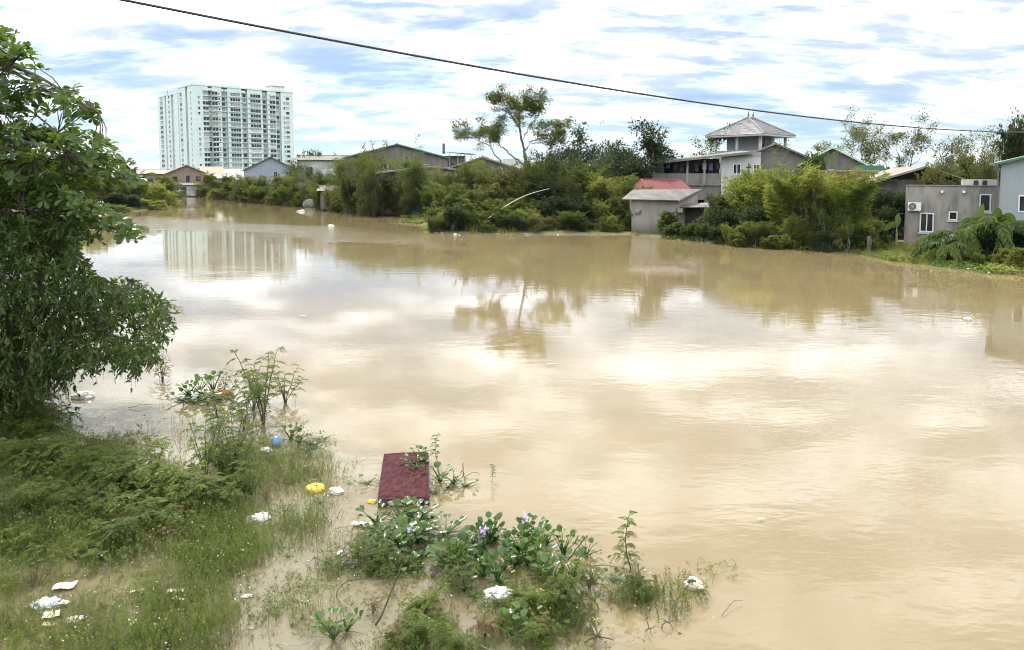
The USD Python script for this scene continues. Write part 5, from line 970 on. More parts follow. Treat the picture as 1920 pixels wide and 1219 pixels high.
def almond():
    rng = np.random.default_rng(401); base = np.array([-14.5, 15.5, .1])
    t = thing('almond_tree', 'big near tree with tiers of broad glossy leaves at the left border', 'tree', base)
    fork = np.array([-13.6, 15.6, 4.6]); mb = MB(); trunk = np.linspace(0, 1, 10)[:, None] * (fork - base) + base; trunk[1:-1] += rng.normal(0, .05, (8, 3))
    mb.tube(trunk, np.linspace(.30, .2, 10), 10); mb.tube([fork, fork + [.1, .1, 2.2], fork + [.3, 0, 4.4]], [.19, .14, .06], 8)
    limbs = []
    for k0, ends in enumerate([[(150, 208, 15.2), (182, 205, 14.6), (110, 250, 16.2), (60, 140, 15.0), (30, 110, 14.4)], [(215, 300, 15.2), (240, 340, 15.8), (120, 285, 14.2), (60, 300, 13.8), (190, 365, 15.4)], [(262, 435, 15.6), (200, 425, 15.0), (150, 400, 14.6), (40, 390, 14.0)]]):
        o = fork + np.array([.2, 0, [3.2, .8, -.9][k0]])
        if k0 == 2: o = trunk[6]
        for e in ends:
            E = at(*e); s = np.linspace(0, 1, 10)[:, None]; L = o + (E - o) * s + np.array([0, 0, .45]) * np.sin(np.pi * s) + rng.normal(0, .035, (10, 3)) * (s > 0)
            mb.tube(L, np.linspace(.085, .015, 10), 6); limbs.append(L)
    allp = np.vstack(limbs)
    tiers = [([(-200, 40), (30, 62), (50, 85), (75, 130), (110, 160), (150, 170), (185, 200), (178, 222), (150, 222), (110, 212), (60, 215), (-200, 230)], 330),
             ([(-200, 225), (40, 232), (100, 232), (150, 238), (185, 258), (222, 278), (245, 320), (262, 345), (230, 352), (170, 335), (150, 365), (100, 380), (-200, 400)], 560),
             ([(-200, 330), (60, 340), (150, 370), (200, 395), (245, 412), (272, 432), (255, 450), (215, 440), (185, 455), (140, 440), (-200, 440)], 300)]
    V, W = [], MB()
    for poly, n in tiers:
        C = inside(poly, rng, n, 13.6, 16.4)
        for c in C:
            j = np.argmin(np.linalg.norm(allp - c, axis=1)); q = allp[j]; ax = unit((c - q) * .5 + np.array([0, 0, .8]) + rng.normal(0, .35, 3))
            W.tube([q, (q + c) / 2 + rng.normal(0, .03, 3), c], [.014, .011, .007], 4)
            m = int(rng.integers(7, 12)); a = np.arange(m) * 2.4 + rng.uniform(0, 6.28); u1 = unit(np.cross(ax, [.3, .9, .1])); u2 = np.cross(ax, u1)
            D = np.cos(a)[:, None] * u1 + np.sin(a)[:, None] * u2 + ax * rng.uniform(-.15, .75, m)[:, None]
            v, tf = leaves(np.repeat(c[None], m, 0), D, rng.uniform(.12, .235, m), .52, T_OBOV, rng, up=ax, jit=.25); V.append(v)
    part(t, 'trunk', moved(mb.mesh(), t=-base), 'bark'); part(t, 'twigs', moved(W.mesh(), t=-base), 'twig', kind='stuff')
    near_leaf_parts(t, np.vstack(V), tf, 'leaf_gloss', 290, rng, base)
almond()
def hanging():
    rng = np.random.default_rng(402); base = np.array([-11.6, 16.6, -.4]); t = thing('drooping_tree', 'bushy tree with narrow hanging leaves dipping its branches into the flood at the left', 'tree', base)
    mb = MB(); limbs = []
    tops = [(40, 440, 16), (110, 420, 16.4), (170, 480, 16), (230, 545, 16), (310, 580, 15.6), (280, 640, 15.8), (260, 700, 16.2), (130, 560, 15), (60, 620, 14.6), (180, 680, 15.8), (20, 520, 14.8), (90, 690, 15.4)]
    for e in tops:
        E = at(*e); s = np.linspace(0, 1, 10)[:, None]; L = base + (E - base) * s + np.array([0, 0, .7]) * np.sin(np.pi * s) * (1 if e[1] > 520 else .2) + rng.normal(0, .04, (10, 3)) * (s > 0)
        mb.tube(L, np.linspace(.12, .012, 10), 6); limbs.append(L)
    allp = np.vstack([l[3:] for l in limbs])
    crown_ = [([(-160, 380), (60, 402), (125, 405), (150, 455), (160, 500), (195, 524), (245, 528), (300, 548), (328, 578), (312, 600), (298, 640), (290, 665), (262, 690), (235, 665), (180, 678), (140, 665), (128, 700), (60, 725), (-160, 735)], 3700)]
    V, W = [], MB()
    for poly, n in crown_:
        for c in inside(poly, rng, n, 13.6, 16.6):
            if c[2] < .12: continue
            q = allp[np.argmin(np.linalg.norm(allp - c, axis=1))]; out = unit(c - q + np.array([.15, -.25, .1])) * .6 + rng.normal(0, .3, 3)
            L = rng.uniform(.2, .42); s = np.linspace(0, 1, 5)[:, None]; tw = c + out * L * s - np.array([0, 0, 1.0]) * L * .9 * s ** 2
            W.tube(tw, np.linspace(.006, .003, 5), 3)
            m = int(rng.integers(7, 12)); k = rng.uniform(.05, 1, m); P = np.stack([np.interp(k, s[:, 0], tw[:, i]) for i in range(3)], -1)
            D = rng.normal(0, .8, (m, 3)) + out * .6 + [0, 0, -.55]
            v, tf = leaves(P, D, rng.uniform(.065, .175, m), .36, T_LANCE, rng, jit=.6); V.append(v)
    V = np.vstack(V); V = V[V[:, :, 2].min(1) > .01]
    part(t, 'trunk', moved(mb.mesh(), t=-base), 'bark'); part(t, 'twigs', moved(W.mesh(), t=-base), 'twig', kind='stuff'); near_leaf_parts(t, V, tf, 'leaf_hang', 290, rng, base)
hanging()

# ------------------------------------------------------------------ floating in front: mattress and flotsam
def mattress():
    a, b_, c, d = G(706, 938, .13), G(803, 931, .13), G(805, 848, .13), G(721, 850, .13)
    mid = (a + b_ + c + d) / 4; ux_ = unit((b_ - a) + (c - d)); w = np.linalg.norm(b_ - a) * .5 + np.linalg.norm(c - d) * .5; l = np.linalg.norm(d - a) * .5 + np.linalg.norm(c - b_) * .5
    rot = math.atan2(ux_[1], ux_[0]); t = thing('mattress', 'dark red patterned foam mattress floating on the flood', 'mattress', (mid[0], mid[1], 0), rot)
    n, m_ = 26, 40; X_, Y_ = np.meshgrid(np.linspace(-1, 1, n), np.linspace(-1, 1, m_)); k = 1 - .012 * (np.abs(X_) ** 8 + np.abs(Y_) ** 8)
    zt = .125 + .034 * meshkit.fbm(np.stack([X_ * 2, Y_ * 4, X_ * 0], -1), 3, 4) - .018 * np.maximum(np.abs(X_) ** 14, np.abs(Y_) ** 24)
    v = np.stack([X_ * w / 2 * k, Y_ * l / 2 * k, zt], -1).reshape(-1, 3); q = (np.arange(m_ - 1)[:, None] * n + np.arange(n - 1)[None]).ravel()
    part(t, 'top_cover', (v, np.stack([q, q + 1, q + n + 1, q + n], 1)), 'mattress_cover', smooth=True)
    # side band with rounded edge
    ring = np.vstack([v.reshape(m_, n, 3)[0], v.reshape(m_, n, 3)[1:, -1], v.reshape(m_, n, 3)[-1, -2::-1], v.reshape(m_, n, 3)[-2:0:-1, 0]]); N = len(ring)
    prof = [(0, 0), (.008, -.018), (.012, -.06), (.010, -.16)]; rows = []
    for o, dz in prof: rr = ring.copy(); rr[:, :2] *= 1 + o; rr[:, 2] += dz; rows.append(rr)
    i = np.arange(len(prof) - 1)[:, None] * N; j = np.arange(N)[None]; j2 = (j + 1) % N
    part(t, 'side_band', (np.vstack(rows), np.stack([i + j, i + N + j, i + N + j2, i + j2], -1).reshape(-1, 4)), 'mattress_side', smooth=60)
    rr = ring.copy(); rr[:, 2] += .004; part(t, 'piping', MB().tube(np.vstack([rr, rr[:2]]), .008, 5).mesh(), 'mattress_side', smooth=True)
    return mid, w, l
n_ = {'tc': ('geometry', {}), 'v': ('voronoi_texture', {'scale': 16.0, 'randomness': 1.0}), 'n': ('noise_texture', {'scale': 7.0, 'detail': 6.0, 'roughness': .65}), 'r': ('rgb_ramp', {'ramp': [(.40, (.018, .005, .010)), (.58, (.034, .007, .012)), (.76, (.075, .018, .024))]}),
      'ad': ('math', {'math_type': 'multiply_add', 'value2': .35}), 'b': ('bump', {'strength': .4, 'distance': .01}), 'p': ('principled_bsdf', {'roughness': .8, 'specular_ior_level': .15})}
M['mattress_cover'] = usdkit.material(stage, '/World/Looks/mattress_cover', n_, [('tc.position', 'v.vector'), ('tc.position', 'n.vector'), ('v.distance', 'ad.value1'), ('n.fac', 'ad.value3'), ('ad.value', 'r.fac'), ('r.color', 'p.base_color'), ('n.fac', 'b.height'), ('b.normal', 'p.normal')], surface='p.BSDF')
mat('mattress_side', (.022, .006, .012), (.04, .010, .02), scale=6, rough=.7)
mat('tub_yellow', (.62, .40, .035), (.68, .46, .06), scale=4, rough=.4)
mat('tub_orange', (.42, .20, .03), (.5, .25, .04), scale=4, rough=.4)
mat('ball_blue', (.05, .13, .26), (.16, .28, .42), scale=9, rough=.35, lo=.4, hi=.6)
mat('foam_white', (.48, .46, .40), (.72, .70, .65), scale=8, rough=.8, bump=.2)
mat('foam_cream', (.66, .60, .44), (.75, .70, .55), scale=6, rough=.8)
mat('cloth_yellow', (.50, .30, .06), (.62, .42, .13), scale=8, rough=.85)
mat('cloth_orange', (.45, .16, .04), (.5, .22, .06), scale=8, rough=.85)
mat('paper_tan', (.40, .30, .17), (.52, .42, .27), scale=9, rough=.85)
mat('bag_white', (.46, .46, .44), (.70, .70, .69), scale=5, rough=.3)
mat('bag_blue', (.45, .52, .60), (.60, .66, .72), scale=5, rough=.3)
mat('bag_dark', (.02, .02, .022), (.05, .05, .055), scale=6, rough=.35)
mat('petal', (.42, .30, .62), (.55, .44, .72), scale=20, rough=.6)
mid_m, w_m, l_m = mattress()
p = G(591, 918); t = thing('yellow_tub', 'round bright yellow plastic tub lid floating upside down left of the mattress', 'tub', (p[0], p[1], 0), .3)
R_ = .15; part(t, 'rim', lathe([(R_, -.03), (R_, .04), (R_ - .008, .055), (R_ - .02, .06), (0, .062)], 28), 'tub_yellow', smooth=40)
part(t, 'skirt', lathe([(R_ + .004, -.05), (R_ + .004, .012), (R_ + .001, .018)], 28), 'tub_orange', smooth=40)
part(t, 'dark_mark', lathe([(0, .0635), (.018, .0645), (.024, .063)], 9), 'bag_dark')
p = G(518, 836); t = thing('ball', 'faded blue and white ball floating among the weeds', 'ball', (p[0], p[1], .085)); s_ = trimesh.creation.icosphere(4, .105)
part(t, 'skin', (s_.vertices, s_.faces), 'ball_blue', smooth=True)
ph = np.linspace(0, 2 * np.pi, 40)
for k in range(3): part(t, 'seam', MB().tube(np.stack([.1055 * np.cos(ph), .1055 * np.sin(ph) * math.cos(k * 1.05), .1055 * np.sin(ph) * math.sin(k * 1.05)], -1), .0018, 4).mesh(), 'foam_white')
def crumple(rng, sx, sy, sz, sub=3, f=1.9, amt=.42):
    m = trimesh.creation.icosphere(sub, 1.0); v = np.array(m.vertices); o = rng.uniform(0, 60, 3)
    v *= (1 + amt * (np.abs(meshkit.noise(v * f + o, 2) - .5) * 2 - .45) + .16 * (meshkit.noise(v * 6 + o, 5) - .5))[:, None]; return (v * [sx, sy, sz], np.array(m.faces))
def sheet(rng, w, h, z=.03, amp=.035, n=9):
    X_, Y_ = np.meshgrid(np.linspace(-w / 2, w / 2, n), np.linspace(-h / 2, h / 2, n)); o = rng.uniform(0, 40); e = 1 + .35 * (meshkit.noise(np.stack([X_ * 9 + o, Y_ * 9, X_ * 0], -1), 2) - .5)
    zz_ = z + amp * (meshkit.fbm(np.stack([X_ * 14 + o, Y_ * 14, X_ * 0], -1), 3, 3) - .3); q = (np.arange(n - 1)[:, None] * n + np.arange(n - 1)[None]).ravel()
    return (np.stack([X_ * e, Y_ * e, zz_], -1).reshape(-1, 3), np.stack([q, q + 1, q + n + 1, q + n], 1))
rng = np.random.default_rng(500)
FLOT = [('foam_cup', 630, 924, 'crumple', (.12, .085, .075), 'foam_white', 'white foam cup lying on its side right of the yellow tub', 'cup'),
    ('plastic_bag', 936, 1122, 'crumple', (.19, .13, .11), 'bag_white', 'crumpled white plastic bag below the big hyacinth mat', 'plastic bag'),
    ('cloth_scrap', 1012, 1122, 'crumple', (.085, .11, .085), 'cloth_yellow', 'yellow cloth bundle standing in the plants right of the white bag', 'cloth'),
    ('cloth_scrap', 1030, 1134, 'crumple', (.15, .09, .06), 'cloth_yellow', 'torn yellow rag spread beside the yellow bundle', 'cloth'),
    ('foam_piece', 1302, 1102, 'foam', (.125, .08, .075), 'foam_cream', 'cream white foam block with a dark hole at the right end of the plants', 'foam'),
    ('plastic_scrap', 698, 942, 'crumple', (.075, .05, .04), 'tub_yellow', 'small yellow plastic piece touching the lower left corner of the mattress', 'plastic piece'),
    ('paper_scrap', 678, 986, 'sheet', (.30, .10), 'foam_white', 'long white scrap left of the hyacinth mat', 'paper'),
    ('paper_scrap', 123, 1103, 'sheet', (.30, .20), 'foam_white', 'largest white sheet on the water at the lower left', 'paper'),
    ('plastic_bag', 84, 1134, 'crumple', (.20, .13, .07), 'bag_blue', 'pale blue plastic bag left of the largest white sheet', 'plastic bag'),
    ('paper_scrap', 97, 1157, 'sheet', (.22, .15), 'foam_cream', 'cream scrap below the pale blue bag', 'paper'),
    ('paper_scrap', 93, 1176, 'sheet', (.18, .08), 'paper_tan', 'brown scrap below the cream one at the lower left', 'paper'),
    ('bottle_scrap', 142, 1163, 'crumple', (.14, .07, .05), 'bag_white', 'clear crushed bottle right of the cream scrap', 'bottle'),
    ('paper_scrap', 148, 1046, 'sheet', (.16, .06), 'foam_white', 'small white strip above the largest white sheet', 'paper'),
    ('paper_scrap', 120, 1135, 'sheet', (.12, .09), 'foam_white', 'tiny white scrap below the largest white sheet', 'paper'),
    ('paper_scrap', 330, 1112, 'sheet', (.26, .10), 'foam_cream', 'cream torn card lying in the weeds left of centre', 'paper'),
    ('paper_scrap', 335, 1128, 'sheet', (.20, .06), 'foam_cream', 'narrow cream strip below the torn card', 'paper'),
    ('paper_scrap', 258, 1113, 'sheet', (.22, .05), 'foam_cream', 'thin cream strip left of the torn card', 'paper'),
    ('shell_scrap', 463, 1119, 'crumple', (.095, .04, .03), 'foam_white', 'white shell-like scrap with dark rim on the open water', 'scrap'),
    ('plastic_bag', 487, 974, 'crumple', (.18, .13, .07), 'bag_white', 'thin whitish bag half sunk among the weeds', 'plastic bag'),
    ('plastic_bag', 500, 846, 'crumple', (.13, .08, .06), 'bag_white', 'white bag below the blue ball', 'plastic bag'),
    ('plastic_bag', 158, 746, 'crumple', (.24, .16, .12), 'bag_white', 'white plastic bag at the foot of the drooping tree', 'plastic bag'),
    ('paper_scrap', 82, 826, 'sheet', (.16, .14), 'foam_white', 'white card standing in the grass at the left', 'paper'),
    ('paper_scrap', 66, 824, 'sheet', (.26, .06), 'leaf_light', 'yellow green scrap beside the white card', 'paper'),
    ('cloth_scrap', 422, 738, 'crumple', (.20, .10, .08), 'cloth_orange', 'orange rag on the floating plants behind the tall weed', 'cloth'),
    ('paper_scrap', 400, 742, 'sheet', (.26, .14), 'foam_cream', 'cream plastic beside the orange rag', 'paper'),
    ('plastic_bag', 640, 1040, 'crumple', (.07, .05, .045), 'bag_white', 'small white bag scrap left of the hyacinth mat', 'plastic bag'),
    ('bag_scrap', 664, 1058, 'crumple', (.12, .10, .06), 'bag_dark', 'black plastic bag at the left end of the hyacinth mat', 'plastic bag'),
    ('foam_piece', 1170, 1086, 'crumple', (.075, .045, .03), 'foam_white', 'small white foam bit at the upright fern stem', 'foam'),
    ('bottle_scrap', 1815, 600, 'crumple', (.17, .10, .08), 'bag_white', 'white bottle drifting alone on the open river at the right', 'bottle'),
    ('floating_leaf', 1035, 684, 'sheet', (.25, .05), 'paper_tan', 'dry leaf drifting in the middle of the river', 'leaf'), ('floating_leaf', 568, 594, 'sheet', (.3, .06), 'paper_tan', 'dry leaf drifting left of the middle of the river', 'leaf'),
    ('floating_leaf', 1428, 976, 'sheet', (.09, .03), 'paper_tan', 'dry leaf on the open water at the right', 'leaf'),
    ('foam_piece', 448, 714, 'crumple', (.12, .07, .05), 'bag_white', 'white scrap at the far end of the floating plants', 'foam'), ('floating_fruit', 565, 397, 'crumple', (.6, .3, .2), 'bag_white', 'pale bundle floating far up the river', 'bundle'),
    ('floating_fruit', 621, 424, 'crumple', (.32, .2, .13), 'bag_white', 'small white bundle floating before the wind-ruffled water', 'bundle')]
for nm, u, v, k, dm, mt, lab, cat in FLOT:
    p = G(u, v); onland = max(float(bank(p[0], p[1])), 0) if v > 700 else 0; a = rng.uniform(-.5, .5); R3 = np.array([[math.cos(a), -math.sin(a), 0], [math.sin(a), math.cos(a), 0], [0, 0, 1]])
    if k == 'foam':
        v_, f_ = crumple(rng, dm[0], dm[1], dm[2], 3, 1.6, .5); b_ = trimesh.Trimesh(v_, f_, process=False)
        t = thing(nm, lab, cat, (p[0], p[1], .04), a); part(t, 'block', (v_ * np.array([1, 1, 1]) , b_.faces), mt); part(t, 'hole', moved(crumple(rng, .055, .03, .03), t=(-.035, -.035, dm[2] * .72)), 'bag_dark'); continue
    if v > 1000 and u < 500: dm = tuple(.78 * q for q in dm)
    m = crumple(rng, *dm) if k == 'crumple' else sheet(rng, *dm)
    solo(nm, moved((np.array(m[0]) @ R3.T, m[1]), t=(p[0], p[1], onland + (.25 * dm[2] if k == 'crumple' else .0))), mt, lab, cat, smooth=40 if k == 'crumple' else True)

# ------------------------------------------------------------------ water hyacinth
def hy_leaf(rng, a, reach, H, size, tilt):
    """stalk and cupped round blade"""
    d = np.array([math.cos(a), math.sin(a), 0]); s = np.linspace(0, 1, 6)[:, None]
    st = d * reach * s ** 1.4 + np.array([0, 0, H]) * s + rng.normal(0, .004, (6, 3)) * (s > 0)
    m = MB().tube(st, [.008, .013, .011, .007, .005, .004], 5)
    ax = unit(d * math.cos(tilt) + np.array([0, 0, math.sin(tilt)])); nrm = unit(np.cross(np.cross(ax, [0, 0, 1.0]) + 1e-6, ax)); nrm *= np.sign(nrm[2]) or 1; lat = np.cross(nrm, ax)
    out = []
    for r_ in (.5, 1.0):
        for k in range(10):
            th = k / 10 * 2 * math.pi; x_, y_ = .5 + .5 * r_ * math.cos(th), .5 * r_ * math.sin(th) * (1.02 - .12 * math.cos(th)); out.append(st[-1] + size * (ax * x_ + lat * y_ + nrm * (.16 * r_ ** 2 * abs(math.sin(th)) ** 1.5 - .06 * r_ * (math.cos(th) > .6))))
    c = st[-1] + size * (ax * .5 - nrm * .03); v = np.vstack([[c], out]); f = [(0, 1 + k, 1 + (k + 1) % 10) for k in range(10)]
    for k in range(10): f += [(1 + k, 11 + k, 11 + (k + 1) % 10), (1 + k, 11 + (k + 1) % 10, 1 + (k + 1) % 10)]
    m.add(v, f); return m.mesh()
HY = []
def make_hy(loc, rz, sc, label, kind, flower=False):
    rng = np.random.default_rng(600 + kind); t = thing('water_hyacinth', label, 'water hyacinth', loc, rz, group=None, scale=sc)
    n, H, flat = [(9, .30, 0), (8, .24, 0), (10, .34, 0), (8, .10, 1), (7, .13, 1), (9, .32, 0)][kind]
    for k in range(n):
        a = k * 2.4 + rng.uniform(-.4, .4); q = rng.uniform(.45, 1.0)
        part(t, 'leaf', hy_leaf(rng, a, (.05 + .16 * (1 - q) + .06) * (1.5 if flat else 1), H * (.35 + .65 * q), rng.uniform(.06, .125), rng.uniform(.2, 1.35) if not flat else rng.uniform(.05, .7)), 'leaf_hyacinth', smooth=60)
    st = MB()
    for _ in range(5): a = rng.uniform(0, 6.28); st.tube([(0, 0, .01), (.1 * math.cos(a), .1 * math.sin(a), .03), (.24 * math.cos(a), .24 * math.sin(a), .012 + rng.uniform(0, .03))], [.008, .006, .003], 4)
    part(t, 'runners', st.mesh(), 'stem_green', kind='stuff')
    if flower:
        fl = MB().tube([(0, 0, 0), (.01, 0, .2), (.015, 0, .36)], [.007, .006, .005], 5); fp_ = part(t, 'flower_stalk', fl.mesh(), 'stem_green'); P = np.array([.015, 0, .36]) + rng.normal(0, .018, (34, 3)) * [1, 1, 2.0]
        part(fp_, 'petals', joined(*leaves(P, ball(rng, 34), rng.uniform(.03, .05, 34), .6, T_OBOV, rng)), 'petal')
    return t
rng = np.random.default_rng(601)
def hy(u, v, sc, kind, label=None, group=None, z=0.0):
    p = G(u, v); rz = rng.uniform(0, 6.28)
    while len(HY) <= 5: HY.append(None)
    if HY[kind] is None: HY[kind] = make_hy((p[0], p[1], z), rz, sc, label, kind, kind == 5); data(stage.GetPrimAtPath(HY[kind]), group=group); return
    dup(HY[kind], (p[0], p[1], z), rz, sc, label, group)
hy(905, 1045, 1.0, 5, 'flowering water hyacinth with a purple spike, the right one in the mat'); hy(768, 1035, .85, 5, 'flowering water hyacinth with a purple spike, the left one in the mat'); hy(985, 1010, .85, 5, 'flowering water hyacinth at the back right of the mat')
mat_poly = Polygon([(870, 1015), (920, 1000), (985, 995), (1035, 1010), (1060, 1050), (1075, 1085), (1010, 1100), (900, 1092), (840, 1075), (835, 1045)])
n = 0
while n < 38:
    u, v = rng.uniform(830, 1080), rng.uniform(990, 1110)
    if mat_poly.contains(shapely.Point(u, v)): hy(u, v, rng.uniform(.65, 1.02), [0, 1, 2][n % 3], 'tall water hyacinth with broad glossy leaves in the dense right part of the mat', 'water hyacinths of the big mat'); n += 1
low_poly = Polygon([(700, 985), (770, 965), (815, 975), (845, 1010), (860, 1060), (820, 1085), (740, 1070), (690, 1040)]); n = 0
while n < 38:
    u, v = rng.uniform(690, 865), rng.uniform(960, 1090)
    if low_poly.contains(shapely.Point(u, v)): hy(u, v, rng.uniform(.7, 1.15), [3, 4, 1, 4][n % 4], 'low water hyacinth in the looser left part of the mat', 'water hyacinths of the loose mat edge'); n += 1
for u, v, sc, k, lab in [(780, 893, .85, 4, 'water hyacinth lying on the mattress'), (795, 880, .7, 1, 'upright water hyacinth on the right edge of the mattress'), (772, 885, .75, 4, 'dark flattened hyacinth on the mattress, nearest its middle'), (786, 876, .7, 0, 'bushy hyacinth lying on the mattress near its far right corner'), (825, 905, .9, 0, 'water hyacinth just right of the mattress'), (850, 908, .8, 1, 'water hyacinth right of the mattress, middle of the row'), (872, 912, .7, 3, 'water hyacinth at the right end of the row beside the mattress'), (840, 915, .8, 4, None), (815, 925, .8, 3, None),
        (690, 907, .7, 3, 'small dark hyacinth tuft left of the mattress'), (600, 944, .55, 4, 'little hyacinth sprig below the yellow tub'), (655, 908, .3, 3, 'two floating leaves right of the white cup'),
        (560, 832, 1.0, 1, 'water hyacinth right of the blue ball'), (585, 835, 1.0, 4, 'low hyacinth with long runners right of the blue ball'), (545, 825, .9, 0, None), (605, 825, .8, 3, None), (575, 846, .9, 3, None), (625, 1200, .85, 0, 'hyacinth at the bottom edge left of the dark stalk'), (650, 1185, .8, 1, 'second hyacinth at the bottom edge left of the dark stalk'), (615, 1180, .8, 4, None),
        (355, 745, 1.3, 1, 'hyacinth at the left end of the far floating clump'), (385, 748, 1.3, 3, 'low hyacinth in the middle of the far floating clump'), (410, 750, 1.3, 4, 'low hyacinth at the right of the far floating clump'), (375, 738, 1.2, 0, None), (400, 738, 1.2, 2, None), (345, 752, 1.2, 3, None), (430, 748, 1.1, 3, None), (390, 757, 1.2, 4, None), (365, 757, 1.2, 4, None),
        (890, 1120, .8, 3, 'hyacinth below the middle of the big mat'), (870, 1110, .7, 1, None), (1075, 1090, .9, 2, None), (1100, 1045, .8, 1, 'drooping hyacinth at the right tip of the mat'), (940, 1170, .9, 3, None), (990, 1180, .9, 1, 'hyacinth among the weeds at the bottom below the white bag'), (1040, 1165, .9, 4, None), (960, 1195, .8, 0, None), (540, 1045, .4, 4, None), (640, 1065, .6, 3, None), (615, 1055, .6, 4, None), (1150, 1090, .6, 3, None), (1110, 1095, .6, 4, None)]:
    hy(u, v, sc, k, lab or 'small water hyacinth floating apart from the mat', None if lab else 'scattered small water hyacinths', z=.13 if lab and ('on the mattress' in lab or 'edge of the mattress' in lab) else 0)

# ------------------------------------------------------------------ fern-leaved plants standing in the flood
def pinnate(rng, base, d, L, pairs=12, ll=.042, droop=.35, w=.34):
    s = np.linspace(0, 1, 6)[:, None]; d = unit(np.array(d, float)); q = np.array(base) + d * L * s - np.array([0, 0, 1.0]) * droop * L * s ** 2
    m = MB().tube(q, np.linspace(.0028, .0012, 6), 3); k = np.repeat(np.linspace(.12, 1, pairs), 2); sd = np.tile([1, -1], pairs); P = np.stack([np.interp(k, s[:, 0], q[:, i]) for i in range(3)], -1)
    tan = unit(np.stack([np.interp(k, s[:, 0], np.gradient(q[:, i])) for i in range(3)], -1)); lat = unit(np.cross(tan, [0, 0, 1.0])) * sd[:, None]
    V, tf = leaves(P, lat + tan * .55 + rng.normal(0, .12, P.shape), ll * (1.05 - .6 * np.abs(k - .45)), w, T_DIAMOND, rng, jit=.3); m.add(*joined(V, tf)); return m.mesh()
FERN = {}
def fern_plant(kind, u, v, hpx, label, rz=None, group=None, leaf='leaf_fern', wide=1.0):
    p = G(u, v); Hh = hpx / F_PX * p[1] * 1.0; rng = np.random.default_rng(int(u * 3 + v)); rz = rng.uniform(0, 6.28) if rz is None else rz; z = max(float(bank(p[0], p[1])), 0) - .02
    sc = (Hh * wide, Hh * wide, Hh)
    if kind in FERN: return dup(FERN[kind], (p[0], p[1], z), rz, sc, label, group)
    r = np.random.default_rng(700 + len(FERN)); t = thing({'stem': 'upright_fern', 'shrub': 'fern_leaved_shrub', 'mound': 'fern_leaved_mound', 'arch': 'arching_fern_spray', 'dry': 'withered_fern_spray'}[kind], label, 'plant', (p[0], p[1], z), rz, group=group, scale=sc); FERN[kind] = t
    st = MB(); fr = []
    def along(pts, n, L, a0=.15, spread=1.0, droop=.35, pairs=12, ll=.06):
        s = np.linspace(0, 1, len(pts))
        for k in range(n):
            q = a0 + (1 - a0) * (k + .5) / n; b0 = np.array([np.interp(q, s, pts[:, i]) for i in range(3)]); tn = unit(pts[-1] - pts[0]); a = k * 2.4 + r.uniform(-.3, .3); e1 = unit(np.cross(tn, [.31, .92, .2])); e2 = np.cross(tn, e1)
            fr.append(pinnate(r, b0, e1 * math.cos(a) + e2 * math.sin(a) + tn * spread * .6, L * r.uniform(.75, 1.15) * (1.05 - .35 * q), pairs, ll, droop))
    if kind == 'stem':
        s = np.linspace(0, 1, 9)[:, None]; pts = np.array([0, 0, 1.0]) * s + np.array([.16, .05, 0]) * np.sin(s * 2.6) ; pts[0] = (0, 0, -.15); st.tube(pts, np.linspace(.012, .005, 9), 5); along(pts, 17, .26, .3, .9, .5, 11, .07)
    elif kind == 'arch':
        for a, h in ((0, .8), (.5, 1.0), (-.6, .7), (2.4, .6)):
            s = np.linspace(0, 1, 9)[:, None]; pts = np.array([0, 0, 1.0]) * h * np.sin(s * 2.0) + np.array([math.cos(a), math.sin(a), 0]) * 1.3 * s; st.tube(pts, np.linspace(.014, .005, 9), 5); along(pts, 11, .34, .3, .5, .5, 12, .085)
    elif kind in ('shrub', 'dry'):
        for k in range(5):
            a = k * 2.4; h = r.uniform(.5, 1.0); s = np.linspace(0, 1, 8)[:, None]; pts = np.array([0, 0, 1.0]) * h * s + np.array([math.cos(a), math.sin(a), 0]) * r.uniform(.15, .55) * s ** 1.3 + r.normal(0, .01, (8, 3)); pts[0] = (0, 0, -.1)
            st.tube(pts, np.linspace(.014, .004, 8), 5); along(pts, 9, .28, .25, .9, .5, 8, .085)
    else:
        for k in range(11):
            a = k * 2.4; h = r.uniform(.3, 1.0); q = r.uniform(.2, 1.1); s = np.linspace(0, 1, 7)[:, None]; pts = np.array([0, 0, 1.0]) * h * np.sin(s * 1.7) + np.array([math.cos(a), math.sin(a), 0]) * q * s + r.normal(0, .01, (7, 3))
            st.tube(pts, np.linspace(.014, .005, 7), 4); along(pts, 10, .42, .2, .8, .5, 9, .13)
    part(t, 'stems', st.mesh(), 'twig', kind='stuff')
    for f in fr: part(t, 'frond', f, 'leaf_dry' if kind == 'dry' else leaf)
    return t
